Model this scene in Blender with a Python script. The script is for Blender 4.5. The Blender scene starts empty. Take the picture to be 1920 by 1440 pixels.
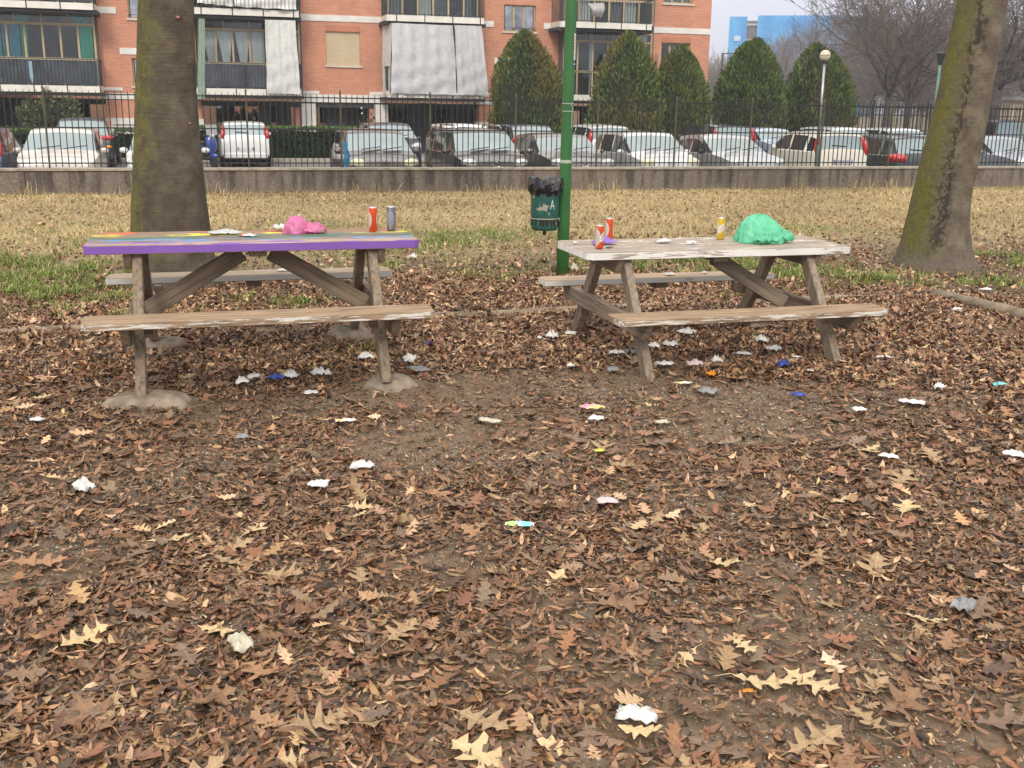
import bpy, bmesh, math, random
import numpy as np
from mathutils import Matrix, Vector
random.seed(7); rng = np.random.default_rng(11)
SC = bpy.context.scene
COL = SC.collection

# ------------------------------------------------------------------ camera
# the place is laid out square to the apartment block: x runs along its front, y away from the viewer
YAW, PITCH, ROLL, EYE = .285, math.radians(14.714), math.radians(.82), 1.594
def rotz(v, a): return Vector((v[0]*math.cos(a)+v[1]*math.sin(a), -v[0]*math.sin(a)+v[1]*math.cos(a), v[2]))
fw = Vector((0, math.cos(PITCH), -math.sin(PITCH))); up = Vector((0, math.sin(PITCH), math.cos(PITCH))); rt = Vector((1, 0, 0))
r_ = math.cos(ROLL)*rt+math.sin(ROLL)*up; u_ = -math.sin(ROLL)*rt+math.cos(ROLL)*up
fw, r_, u_ = rotz(fw, YAW), rotz(r_, YAW), rotz(u_, YAW)
cd = bpy.data.cameras.new('camera'); cam = bpy.data.objects.new('camera', cd); COL.objects.link(cam)
M = Matrix.Identity(4)
for i in range(3): M[i][0], M[i][1], M[i][2] = r_[i], u_[i], -fw[i]
M[2][3] = EYE
cam.matrix_world = M
cd.sensor_width = 36; cd.lens = 1980.9/1920*36; cd.clip_start = .05; cd.clip_end = 1500
SC.camera = cam

# ------------------------------------------------------------------ light: overcast winter day
W = bpy.data.worlds.new('World'); SC.world = W; W.use_nodes = True
nt = W.node_tree; nt.nodes.clear()
out = nt.nodes.new('ShaderNodeOutputWorld'); bg = nt.nodes.new('ShaderNodeBackground'); sky = nt.nodes.new('ShaderNodeTexSky')
sky.sky_type = 'NISHITA'; sky.sun_disc = False; sky.sun_elevation = math.radians(38); sky.sun_rotation = math.radians(200)
sky.air_density = 1.0; sky.dust_density = 4.0
mx = nt.nodes.new('ShaderNodeMix'); mx.data_type = 'RGBA'; mx.inputs[0].default_value = .93
nt.links.new(sky.outputs[0], mx.inputs[6])
tc = nt.nodes.new('ShaderNodeTexCoord'); nz = nt.nodes.new('ShaderNodeTexNoise'); nz.inputs['Scale'].default_value = 2.2; nz.inputs['Detail'].default_value = 4
rp = nt.nodes.new('ShaderNodeValToRGB'); rp.color_ramp.elements[0].position = .3; rp.color_ramp.elements[1].position = .75
rp.color_ramp.elements[0].color = (8.6, 8.9, 10.1, 1); rp.color_ramp.elements[1].color = (10.4, 10.5, 11.1, 1)
nt.links.new(tc.outputs['Generated'], nz.inputs['Vector']); nt.links.new(nz.outputs['Fac'], rp.inputs[0]); 
sz = nt.nodes.new('ShaderNodeSeparateXYZ'); nt.links.new(tc.outputs['Generated'], sz.inputs[0])
ze = nt.nodes.new('ShaderNodeMapRange'); ze.inputs[1].default_value = 0; ze.inputs[2].default_value = 1; ze.inputs[3].default_value = .73; ze.inputs[4].default_value = 2.0
nt.links.new(sz.outputs[2], ze.inputs[0])
vm = nt.nodes.new('ShaderNodeVectorMath'); vm.operation = 'SCALE'; nt.links.new(rp.outputs[0], vm.inputs[0]); nt.links.new(ze.outputs[0], vm.inputs['Scale']); 
tint = nt.nodes.new('ShaderNodeValToRGB'); tint.color_ramp.elements[0].color = (.955, .965, 1.03, 1); tint.color_ramp.elements[1].color = (1.06, 1.0, .87, 1); tint.color_ramp.elements[1].position = .55
nt.links.new(sz.outputs[2], tint.inputs[0]); tm_ = nt.nodes.new('ShaderNodeVectorMath'); tm_.operation = 'MULTIPLY'; nt.links.new(vm.outputs[0], tm_.inputs[0]); nt.links.new(tint.outputs[0], tm_.inputs[1]); nt.links.new(tm_.outputs[0], mx.inputs[7])
nt.links.new(mx.outputs[2], bg.inputs[0]); bg.inputs[1].default_value = .095; nt.links.new(bg.outputs[0], out.inputs[0])
sl = bpy.data.lights.new('sun', 'SUN'); sl.energy = 1.5; sl.angle = math.radians(14); sl.color = (1, .93, .82)
sun = bpy.data.objects.new('sun', sl); COL.objects.link(sun)
el, az = math.radians(38), math.radians(200)
sd = Vector((math.sin(az)*math.cos(el), math.cos(az)*math.cos(el), math.sin(el)))
sun.rotation_euler = sd.to_track_quat('Z', 'Y').to_euler()
SC.view_settings.view_transform = 'Standard'; SC.view_settings.look = 'None'; SC.view_settings.exposure = 0.27; SC.view_settings.gamma = 1
SC.render.engine = 'CYCLES'

# ------------------------------------------------------------------ materials
def newmat(name):
    m = bpy.data.materials.new(name); m.use_nodes = True
    return m, m.node_tree, m.node_tree.nodes['Principled BSDF']
def nd(t, kind, **kw):
    n = t.nodes.new(kind)
    for k, v in kw.items(): setattr(n, k, v)
    return n
def lk(t, a, b): t.links.new(a, b)
def c4(c): return (c[0], c[1], c[2], 1)
def ramp(t, fac, stops):
    r = nd(t, 'ShaderNodeValToRGB'); e = r.color_ramp.elements
    while len(e) < len(stops): e.new(.5)
    for i, (p, c) in enumerate(stops): e[i].position = p; e[i].color = c4(c) if not isinstance(c, (int, float)) else (c, c, c, 1)
    lk(t, fac, r.inputs[0]); return r.outputs[0]
def coords(t, scale=(1, 1, 1), kind='Object', loc=(0, 0, 0), rot=(0, 0, 0)):
    tc = nd(t, 'ShaderNodeTexCoord'); mp = nd(t, 'ShaderNodeMapping')
    mp.inputs['Scale'].default_value = scale; mp.inputs['Location'].default_value = loc; mp.inputs['Rotation'].default_value = rot
    lk(t, tc.outputs[kind], mp.inputs[0]); return mp.outputs[0]
def noise(t, vec, scale, detail=5, rough=.55, dist=0):
    n = nd(t, 'ShaderNodeTexNoise'); n.inputs['Scale'].default_value = scale; n.inputs['Detail'].default_value = detail
    n.inputs['Roughness'].default_value = rough; n.inputs['Distortion'].default_value = dist
    lk(t, vec, n.inputs['Vector']); return n.outputs['Fac']
def mixc(t, f, a, b, bt='MIX'):
    m = nd(t, 'ShaderNodeMix', data_type='RGBA', blend_type=bt)
    for s, v in ((0, f), (6, a), (7, b)):
        if isinstance(v, (int, float)): m.inputs[s].default_value = v
        elif isinstance(v, tuple): m.inputs[s].default_value = c4(v)
        else: lk(t, v, m.inputs[s])
    return m.outputs[2]
def mth(t, op, a, b=None, clamp=False):
    m = nd(t, 'ShaderNodeMath', operation=op, use_clamp=clamp)
    for s, v in ((0, a), (1, b)):
        if v is None: continue
        if isinstance(v, (int, float)): m.inputs[s].default_value = v
        else: lk(t, v, m.inputs[s])
    return m.outputs[0]
def bump(t, p, h, strength=.3, dist=.01):
    b = nd(t, 'ShaderNodeBump'); b.inputs['Strength'].default_value = strength; b.inputs['Distance'].default_value = dist
    lk(t, h, b.inputs['Height']); lk(t, b.outputs[0], p.inputs['Normal'])
def pm(name, a, b=None, scale=4., rough=.6, metal=0., stretch=(1, 1, 1), bs=.15, bd=.01, lo=.35, hi=.65, spec=.5, coat=0, kind='Object', detail=6):
    m, t, p = newmat(name)
    if b is None: b = tuple(x*.8 for x in a)
    v = coords(t, stretch, kind); f = noise(t, v, scale, detail)
    lk(t, ramp(t, f, [(lo, b), (hi, a)]), p.inputs['Base Color'])
    p.inputs['Roughness'].default_value = rough; p.inputs['Metallic'].default_value = metal
    p.inputs['Specular IOR Level'].default_value = spec; p.inputs['Coat Weight'].default_value = coat; p.inputs['Coat Roughness'].default_value = .08
    if bs: bump(t, p, f, bs, bd)
    return m
def attr_mat(name, rough=.65, trans=0., nscale=60, spec=.3, namt=.25):
    m, t, p = newmat(name)
    a = nd(t, 'ShaderNodeAttribute', attribute_name='Col'); v = coords(t); f = noise(t, v, nscale, 3)
    g = ramp(t, f, [(.3, 1-namt), (.7, 1+namt*.6)])
    c = mixc(t, 1., a.outputs['Color'], g, 'MULTIPLY'); lk(t, c, p.inputs['Base Color'])
    p.inputs['Roughness'].default_value = rough; p.inputs['Specular IOR Level'].default_value = spec
    if trans:
        tr = nd(t, 'ShaderNodeBsdfTranslucent'); lk(t, c, tr.inputs[0]); ms = nd(t, 'ShaderNodeMixShader'); ms.inputs[0].default_value = trans
        lk(t, p.outputs[0], ms.inputs[1]); lk(t, tr.outputs[0], ms.inputs[2]); lk(t, ms.outputs[0], t.nodes['Material Output'].inputs[0])
    return m
def sheet_mat(name, col, trans=.4, rough=.5, scale=14, bs=.5, var=.85, spec=.4):
    m, t, p = newmat(name)
    v = coords(t); f = noise(t, v, scale, 5, .6, .5); c = ramp(t, f, [(.3, tuple(x*var for x in col)), (.7, col)])
    lk(t, c, p.inputs['Base Color']); p.inputs['Roughness'].default_value = rough; p.inputs['Specular IOR Level'].default_value = spec
    bump(t, p, f, bs, .01)
    tr = nd(t, 'ShaderNodeBsdfTranslucent'); lk(t, c, tr.inputs[0]); ms = nd(t, 'ShaderNodeMixShader'); ms.inputs[0].default_value = trans
    lk(t, p.outputs[0], ms.inputs[1]); lk(t, tr.outputs[0], ms.inputs[2]); lk(t, ms.outputs[0], t.nodes['Material Output'].inputs[0])
    return m
def glass_mat(name, tint, refl=.25, clear=.75):
    m, t, p = newmat(name); t.nodes.remove(p)
    tr = nd(t, 'ShaderNodeBsdfTransparent'); tr.inputs[0].default_value = c4(tint); gl = nd(t, 'ShaderNodeBsdfGlossy'); gl.inputs['Roughness'].default_value = .03
    fr = nd(t, 'ShaderNodeFresnel'); fr.inputs[0].default_value = 1.5
    ms = nd(t, 'ShaderNodeMixShader'); v = coords(t); n = noise(t, v, 2., 2)
    f = mth(t, 'ADD', fr.outputs[0], mth(t, 'MULTIPLY', n, refl)); lk(t, f, ms.inputs[0])
    lk(t, tr.outputs[0], ms.inputs[1]); lk(t, gl.outputs[0], ms.inputs[2]); lk(t, ms.outputs[0], t.nodes['Material Output'].inputs[0])
    return m
def brick_mat(name, c1, c2, mortar, bw=.25, bh=.065, rot=0, mort=.012, obj_yz=False):
    m, t, p = newmat(name)
    # bricks are laid in the x-z plane (walls facing y) or the y-z plane (end walls)
    tc = nd(t, 'ShaderNodeTexCoord'); sx = nd(t, 'ShaderNodeSeparateXYZ'); cx = nd(t, 'ShaderNodeCombineXYZ'); lk(t, tc.outputs['Object'], sx.inputs[0])
    src = (sx.outputs[1] if obj_yz else sx.outputs[0], sx.outputs[2])
    if rot: src = (src[1], src[0])
    lk(t, src[0], cx.inputs[0]); lk(t, src[1], cx.inputs[1])
    b = nd(t, 'ShaderNodeTexBrick'); b.inputs['Scale'].default_value = 1; b.inputs['Brick Width'].default_value = bw; b.inputs['Row Height'].default_value = bh
    b.inputs['Mortar Size'].default_value = mort; b.inputs['Mortar Smooth'].default_value = .2; b.inputs['Bias'].default_value = -.1
    b.inputs['Color1'].default_value = c4(c1); b.inputs['Color2'].default_value = c4(c2); b.inputs['Mortar'].default_value = c4(mortar)
    lk(t, cx.outputs[0], b.inputs['Vector'])
    f = noise(t, coords(t), 1.3, 5); g = ramp(t, f, [(.25, .86), (.75, 1.1)])
    f2 = noise(t, coords(t, (30, 30, 90)), 1., 2); g2 = ramp(t, f2, [(.3, .88), (.7, 1.1)])
    lk(t, mixc(t, 1., mixc(t, 1., b.outputs['Color'], g, 'MULTIPLY'), g2, 'MULTIPLY'), p.inputs['Base Color']); p.inputs['Roughness'].default_value = .85
    bump(t, p, mth(t, 'SUBTRACT', 1., b.outputs['Fac']), .5, .01)
    return m
def wood_mat(name, wood, dark, paint=None, top=.5, side=.8, under=.1, pscale=3.2, chips=.5, along=0):
    """weathered timber; 'paint' survives on the given share of top, side and underside faces"""
    m, t, p = newmat(name)
    v = coords(t, tuple(1.1 if i == along else 16 for i in range(3))); g = noise(t, v, 3.2, 8, .65, .4); v2 = coords(t, tuple(2.5 if i == along else 7 for i in range(3))); g2 = noise(t, v2, 1.6, 4)
    c = ramp(t, g, [(.32, dark), (.52, wood), (.75, tuple(min(1, x*1.25) for x in wood))])
    c = mixc(t, 1., c, ramp(t, g2, [(.25, .78), (.75, 1.15)]), 'MULTIPLY')
    h = g
    if paint:
        tc = nd(t, 'ShaderNodeTexCoord'); sx = nd(t, 'ShaderNodeSeparateXYZ'); lk(t, tc.outputs['Normal'], sx.inputs[0])
        istop = mth(t, 'GREATER_THAN', sx.outputs[2], .5); isun = mth(t, 'LESS_THAN', sx.outputs[2], -.5)
        cov = mth(t, 'ADD', side, mth(t, 'MULTIPLY', istop, top-side)); cov = mth(t, 'ADD', cov, mth(t, 'MULTIPLY', isun, under-side))
        n1 = noise(t, coords(t, (1.0, 4.5, 4.5), loc=(random.random()*9, 3, 1)), pscale, 7, .62, .3); n2 = noise(t, coords(t, (3, 40, 40)), 3, 4)
        msk = mth(t, 'ADD', mth(t, 'MULTIPLY', n1, 1-.3*chips), mth(t, 'MULTIPLY', n2, .3*chips))
        # noise values cluster between .3 and .7: stretch the cover share onto that range
        thr = mth(t, 'SUBTRACT', .72, mth(t, 'MULTIPLY', cov, .44))
        d = mth(t, 'MULTIPLY', mth(t, 'SUBTRACT', msk, thr), 22., True)
        pc = mixc(t, 1., paint, ramp(t, g2, [(.2, .85), (.8, 1.08)]), 'MULTIPLY')
        c = mixc(t, d, c, pc); h = mth(t, 'ADD', mth(t, 'MULTIPLY', g, .6), mth(t, 'MULTIPLY', d, .5))
    lk(t, c, p.inputs['Base Color']); p.inputs['Roughness'].default_value = .75; p.inputs['Specular IOR Level'].default_value = .25
    bump(t, p, h, .5, .004)
    return m

# ------------------------------------------------------------------ mesh helpers
def finish(name, me, m, parent=None, loc=None, smooth=False, kind=None):
    if m is not None:
        for x in (m if isinstance(m, (list, tuple)) else [m]): me.materials.append(x)
    if smooth: me.polygons.foreach_set('use_smooth', [True]*len(me.polygons))
    o = bpy.data.objects.new(name, me); COL.objects.link(o)
    if parent: o.parent = parent
    if loc: o.location = loc
    if kind: o['kind'] = kind
    return o
class MB:
    def __init__(s): s.v = []; s.f = []; s.m = []
    def add(s, v, f, mi=0):
        b = len(s.v); s.v += [tuple(x) for x in v]; s.f += [tuple(b+i for i in q) for q in f]; s.m += [mi]*len(f); return s
    def box(s, x0, x1, y0, y1, z0, z1, mi=0, mat=None):
        v = [(x, y, z) for z in (z0, z1) for y in (y0, y1) for x in (x0, x1)]
        if mat is not None: v = [tuple(mat @ Vector(p)) for p in v]
        return s.add(v, [(0, 2, 3, 1), (4, 5, 7, 6), (0, 1, 5, 4), (2, 6, 7, 3), (0, 4, 6, 2), (1, 3, 7, 5)], mi)
    def bar(s, a, b, w, h, upv=(0, 0, 1), mi=0):
        """rectangular bar from a to b: w across, h along the up vector"""
        a, b = Vector(a), Vector(b); d = (b-a); L = d.length; d.normalize(); sd = d.cross(Vector(upv)).normalized(); uu = sd.cross(d)
        mt = Matrix((( sd.x, d.x, uu.x, a.x), (sd.y, d.y, uu.y, a.y), (sd.z, d.z, uu.z, a.z), (0, 0, 0, 1)))
        return s.box(-w/2, w/2, 0, L, -h/2, h/2, mi, mt)
    def prism(s, poly, z0, z1, mi=0):
        n = len(poly); v = [(x, y, z0) for x, y in poly]+[(x, y, z1) for x, y in poly]
        return s.add(v, [tuple(range(n-1, -1, -1)), tuple(range(n, 2*n))]+[(i, (i+1) % n, n+(i+1) % n, n+i) for i in range(n)], mi)
    def tube(s, pts, rad, n=8, mi=0, caps=True):
        pts = [Vector(p) for p in pts]; rad = rad if isinstance(rad, (list, tuple)) else [rad]*len(pts); v = []
        for i, p in enumerate(pts):
            d = (pts[min(i+1, len(pts)-1)]-pts[max(i-1, 0)]).normalized(); a = d.orthogonal().normalized() if abs(d.z) > .9 else d.cross(Vector((0, 0, 1))).normalized(); b = d.cross(a)
            for k in range(n): t = 2*math.pi*k/n; v.append(p+(a*math.cos(t)+b*math.sin(t))*rad[i])
        f = [(i*n+k, i*n+(k+1) % n, (i+1)*n+(k+1) % n, (i+1)*n+k) for i in range(len(pts)-1) for k in range(n)]
        if caps: f += [tuple(range(n-1, -1, -1)), tuple(range((len(pts)-1)*n, len(pts)*n))]
        return s.add(v, f, mi)
    def lathe(s, prof, n=20, mi=0, c=(0, 0, 0)):
        v = [(c[0]+r*math.cos(2*math.pi*k/n), c[1]+r*math.sin(2*math.pi*k/n), c[2]+z) for r, z in prof for k in range(n)]
        f = [(i*n+k, i*n+(k+1) % n, (i+1)*n+(k+1) % n, (i+1)*n+k) for i in range(len(prof)-1) for k in range(n)]
        return s.add(v, f, mi)
    def ball(s, c, r, n=10, m=6, mi=0):
        v = [(c[0]+r[0]*math.sin(math.pi*j/m)*math.cos(2*math.pi*k/n), c[1]+r[1]*math.sin(math.pi*j/m)*math.sin(2*math.pi*k/n), c[2]+r[2]*math.cos(math.pi*j/m)) for j in range(m+1) for k in range(n)]
        return s.add(v, [(j*n+k, (j+1)*n+k, (j+1)*n+(k+1) % n, j*n+(k+1) % n) for j in range(m) for k in range(n)], mi)
    def build(s, name, m, parent=None, loc=None, smooth=False, bevel=0, kind=None):
        me = bpy.data.meshes.new(name); me.from_pydata(s.v, [], s.f)
        if any(s.m): me.polygons.foreach_set('material_index', s.m)
        o = finish(name, me, m, parent, loc, smooth, kind)
        if bevel:
            b = o.modifiers.new('bevel', 'BEVEL'); b.width = bevel; b.segments = 1; b.limit_method = 'ANGLE'
        return o
def npmesh(name, V, loops, starts, m, cols=None, parent=None, kind=None, smooth=False):
    me = bpy.data.meshes.new(name); V = np.asarray(V, np.float32)
    me.vertices.add(len(V)); me.vertices.foreach_set('co', V.ravel()); me.loops.add(len(loops)); me.loops.foreach_set('vertex_index', np.asarray(loops, np.int32))
    me.polygons.add(len(starts)); me.polygons.foreach_set('loop_start', np.asarray(starts, np.int32))
    if cols is not None:
        a = me.color_attributes.new('Col', 'FLOAT_COLOR', 'POINT'); c = np.ones((len(V), 4), np.float32); c[:, :3] = cols; a.data.foreach_set('color', c.ravel())
    me.update(calc_edges=True); me.validate()
    return finish(name, me, m, parent, None, smooth, kind)
def batch(name, P, faces, m, cols=None, parent=None, kind=None, smooth=False):
    """P: (instances, verts, 3); faces: list of index tuples shared by every instance; cols: (instances,3)"""
    N, K, _ = P.shape; base = (np.arange(N)*K)[:, None]
    fl = [i for f in faces for i in f]; loops = (base+np.array(fl)[None, :]).ravel()
    ln = [len(f) for f in faces]; st = np.cumsum([0]+ln[:-1]); tot = sum(ln)
    starts = ((np.arange(N)*tot)[:, None]+st[None, :]).ravel()
    cc = None if cols is None else (np.repeat(cols, K, axis=0) if cols.ndim == 2 else cols.reshape(-1, 3))
    return npmesh(name, P.reshape(-1, 3), loops, starts, m, cc, parent, kind, smooth)
def empty(name, label=None, cat=None, loc=(0, 0, 0), rz=0, group=None):
    o = bpy.data.objects.new(name, None); COL.objects.link(o); o.location = loc; o.rotation_euler = (0, 0, rz); o.empty_display_size = .1
    return tag(o, label, cat, group)
def tag(o, label=None, cat=None, group=None, kind=None):
    if label: o['label'] = label
    if cat: o['category'] = cat
    if group: o['group'] = group
    if kind: o['kind'] = kind
    return o
def clone(o, name=None, parent=None, loc=None, rot=None):
    c = o.copy(); c.name = name or o.name.split('.')[0]; COL.objects.link(c)
    if parent is not None: c.parent = parent
    if loc is not None: c.location = loc
    if rot is not None: c.rotation_euler = rot
    return c
def hsh(ix, iy, s):
    n = (ix.astype(np.int64)*374761393+iy.astype(np.int64)*668265263+s*974634777) & 0xffffffff
    n = ((n ^ (n >> 13))*1274126177) & 0xffffffff
    return ((n ^ (n >> 16)) & 0xffff)/65535.
def vn(x, y, sc, s=0):
    x = np.asarray(x, float)/sc; y = np.asarray(y, float)/sc; ix = np.floor(x); iy = np.floor(y); fx = x-ix; fy = y-iy
    fx = fx*fx*(3-2*fx); fy = fy*fy*(3-2*fy)
    a, b, c, d = hsh(ix, iy, s), hsh(ix+1, iy, s), hsh(ix, iy+1, s), hsh(ix+1, iy+1, s)
    return (a*(1-fx)+b*fx)*(1-fy)+(c*(1-fx)+d*fx)*fy
def sstep(a, b, x): t = np.clip((np.asarray(x, float)-a)/(b-a), 0, 1); return t*t*(3-2*t)
def gh(x, y):
    """height of the park ground"""
    x, y = np.asarray(x, float), np.asarray(y, float)
    h = sum(.058*np.exp(-(((x-a)/.30)**2+((y-b)/.24)**2)**2) for a, b in ((-.32, 5.76), (.98, 5.81), (-.3, 7.2), (.93, 7.16)))+.05*(vn(x, y, 2.3, 1)-.5)+.022*(vn(x, y, .55, 2)-.5)+.010*(vn(x, y, .17, 3)-.5)
    x, y = np.asarray(x, float), np.asarray(y, float)
    near = sstep(0, 2, 3.2-np.abs(np.asarray(x, float)-.3))
    return h*(sstep(60, 20, np.hypot(x, y)))
def gz(x, y): return float(gh(np.array([x]), np.array([y]))[0])
def text_obj(name, s, size, m, mat4, parent=None, ext=.0008, wrap=None):
    cu = bpy.data.curves.new('t', 'FONT'); cu.body = s; cu.size = size; cu.align_x = 'CENTER'; cu.align_y = 'CENTER'; cu.extrude = ext; cu.resolution_u = 2
    to = bpy.data.objects.new('t', cu); COL.objects.link(to)
    dg = bpy.context.evaluated_depsgraph_get(); me = bpy.data.meshes.new_from_object(to.evaluated_get(dg)); bpy.data.objects.remove(to)
    if wrap: 
        for v in me.vertices: v.co = wrap(v.co)
    else: me.transform(mat4)
    me.materials.clear()
    return finish(name, me, m, parent)
FACING = Matrix(((1, 0, 0, 0), (0, 0, -1, 0), (0, 1, 0, 0), (0, 0, 0, 1)))     # text standing upright, read from -y

# ------------------------------------------------------------------ the ground
CP = -.50                                   # level of the car park behind the low wall
def ground_material():
    m, t, p = newmat('soil')
    v = coords(t); n1 = noise(t, v, .7, 6); n2 = noise(t, v, 9, 8, .7); n3 = noise(t, v, 120, 4, .7)
    c = ramp(t, n2, [(.3, (.075, .050, .032)), (.5, (.135, .092, .060)), (.7, (.21, .150, .100))])
    c = mixc(t, ramp(t, n3, [(.35, 0.), (.65, 1.)]), c, mixc(t, .5, c, (.25, .19, .13)))
    vo = nd(t, 'ShaderNodeTexVoronoi'); vo.inputs['Scale'].default_value = 75; lk(t, v, vo.inputs['Vector'])
    sp = mth(t, 'MULTIPLY', mth(t, 'LESS_THAN', vo.outputs['Distance'], .26), mth(t, 'GREATER_THAN', noise(t, v, 14, 3), .55))
    c = mixc(t, mth(t, 'MULTIPLY', sp, .7), c, (.46, .41, .33))
    # damp earth under the tables and dry straw mat towards the wall
    sx = nd(t, 'ShaderNodeSeparateXYZ'); lk(t, v, sx.inputs[0])
    g = mth(t, 'MULTIPLY', mth(t, 'SUBTRACT', mth(t, 'ADD', sx.outputs[1], mth(t, 'MULTIPLY', n1, 3.)), 11.8), .45, True)
    st = ramp(t, n2, [(.3, (.20, .155, .075)), (.7, (.44, .355, .19))])
    c = mixc(t, g, c, st)
    lk(t, c, p.inputs['Base Color']); p.inputs['Roughness'].default_value = .95; p.inputs['Specular IOR Level'].default_value = .15
    bump(t, p, mth(t, 'ADD', n2, mth(t, 'ADD', mth(t, 'MULTIPLY', n3, .25), mth(t, 'MULTIPLY', sp, .2))), .7, .02)
    return m
def axis(lo, hi, step, far):
    a = list(np.arange(lo, hi+1e-6, step)); d = step
    l = lo
    pre = []
    while l > far[0]: d *= 1.35; l -= d; pre.append(max(l, far[0]))
    d = step; h = hi; post = []
    while h < far[1]: d *= 1.35; h += d; post.append(min(h, far[1]))
    return np.array(pre[::-1]+a+post)
xs = axis(-6, 13, .075, (-500, 600)); ys = np.concatenate([axis(.6, 11, .075, (-60, 11))[:-0 or None], np.arange(11.3, 20.0, .3), [20.02]])
X, Y = np.meshgrid(xs, ys); Z = gh(X, Y); nx_, ny_ = len(xs), len(ys)
V = np.stack([X, Y, Z], -1).reshape(-1, 3); I = (np.arange(ny_-1)[:, None]*nx_+np.arange(nx_-1)[None, :]).ravel()
F = np.stack([I, I+1, I+1+nx_, I+nx_], 1)
ground = npmesh('ground', V, F.ravel(), np.arange(len(F))*4, ground_material(), kind='structure', smooth=True)
asph = pm('asphalt', (.20, .185, .17), (.13, .12, .11), 6, .9, bs=.3)
mb = MB(); mb.add([(-500, 20.08, CP), (900, 20.08, CP), (900, 1200, CP), (-500, 1200, CP)], [(0, 1, 2, 3)]); mb.build('car_park', asph, kind='structure')
mb = MB(); mb.box(-14, 30, 40.2, 40.9, CP-.1, CP+.12); mb.build('kerb', pm('kerb_stone', (.40, .36, .31), (.28, .25, .22), 5, .9), kind='structure')
mb = MB(); mb.add([(-14, 40.9, CP+.1), (30, 40.9, CP+.1), (30, 60, CP+.1), (-14, 60, CP+.1)], [(0, 1, 2, 3)]); mb.build('pavement', pm('paving', (.36, .31, .27), (.25, .21, .18), 5, .9), kind='structure')

# ------------------------------------------------------------------ leaf litter
PAL = np.array([(.034, .019, .012), (.112, .060, .033), (.205, .114, .060), (.225, .108, .056), (.34, .208, .112), (.18, .122, .076), (.50, .345, .20), (.10, .069, .048)])
def palette(n, w, tone=1.):
    w = np.array(w, float); idx = rng.choice(len(PAL), n, p=w/w.sum()); c = PAL[idx]*rng.uniform(.75, 1.3, (n, 1)); c[:, 0] *= rng.uniform(.95, 1.12, n); c[:, 2] *= rng.uniform(.85, 1.15, n)
    return c*tone
AX, AY = -.34, -1.15                        # the litter is laid in a wedge that opens from behind the viewer
def wedge(n, r0, r1, half=.60):
    """points spread evenly over a sector of the ground"""
    r = np.sqrt(rng.uniform(r0*r0, r1*r1, n)); a = YAW+rng.uniform(-half, half, n)
    return AX+r*np.sin(a), AY+r*np.cos(a)
def warea(r0, r1, half=.60): return half*(r1*r1-r0*r0)
STONES = [(-.345, 5.80, .27, .17), (.985, 5.79, .215, .14), (-.345, 7.14, .2, .15), (.96, 7.14, .22, .15)]
def lden(x, y):
    """how thickly the leaves lie"""
    big = vn(x, y, .95, 21)*.6+vn(x, y, .38, 22)*.4
    d = sstep(.30, .54, big)*.85+.26
    # trodden earth in front of and between the tables
    tr = sstep(1.0, .25, np.hypot((x-1.85)/1.5, (y-5.3)/1.6))*.7+sstep(1., .2, np.hypot((x-3.3)/2.6, (y-4.9)/.75))*.55+sstep(1., .2, np.hypot((x+.2)/1.1, (y-4.75)/.55))*.5
    tr = tr*(.55+.9*vn(x, y, .3, 24)); d *= 1-np.clip(tr, 0, .58)
    d = np.where(y > 6.6, .55+.6*d, d)
    d *= 1-.55*sstep(9.6, 11.5, y); d *= 1-.55*sstep(11.5, 14.5, y)
    ok = np.ones_like(d)
    for sx_, sy_, a, b in STONES: ok *= (np.hypot((x-sx_)/a, (y-sy_)/b) > 1)
    ok *= (np.hypot(x+.29, y-9.83) > .36)*(np.hypot(x-7.47, y-9.48) > .46)*(y < 19.85)
    return np.clip(d, 0, 1.2)*ok
def place(P, x, y, z, yaw, pitch, roll):
    """rotate local points P (N,K,3) and set them down"""
    cr, sr = np.cos(roll)[:, None], np.sin(roll)[:, None]; cp, sp = np.cos(pitch)[:, None], np.sin(pitch)[:, None]; cy, sy = np.cos(yaw)[:, None], np.sin(yaw)[:, None]
    a, b, c = P[..., 0], P[..., 1], P[..., 2]
    b, c = b*cr-c*sr, b*sr+c*cr; a, c = a*cp+c*sp, -a*sp+c*cp; a, b = a*cy-b*sy, a*sy+b*cy
    return np.stack([a+x[:, None], b+y[:, None], c+z[:, None]], -1)
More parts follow.
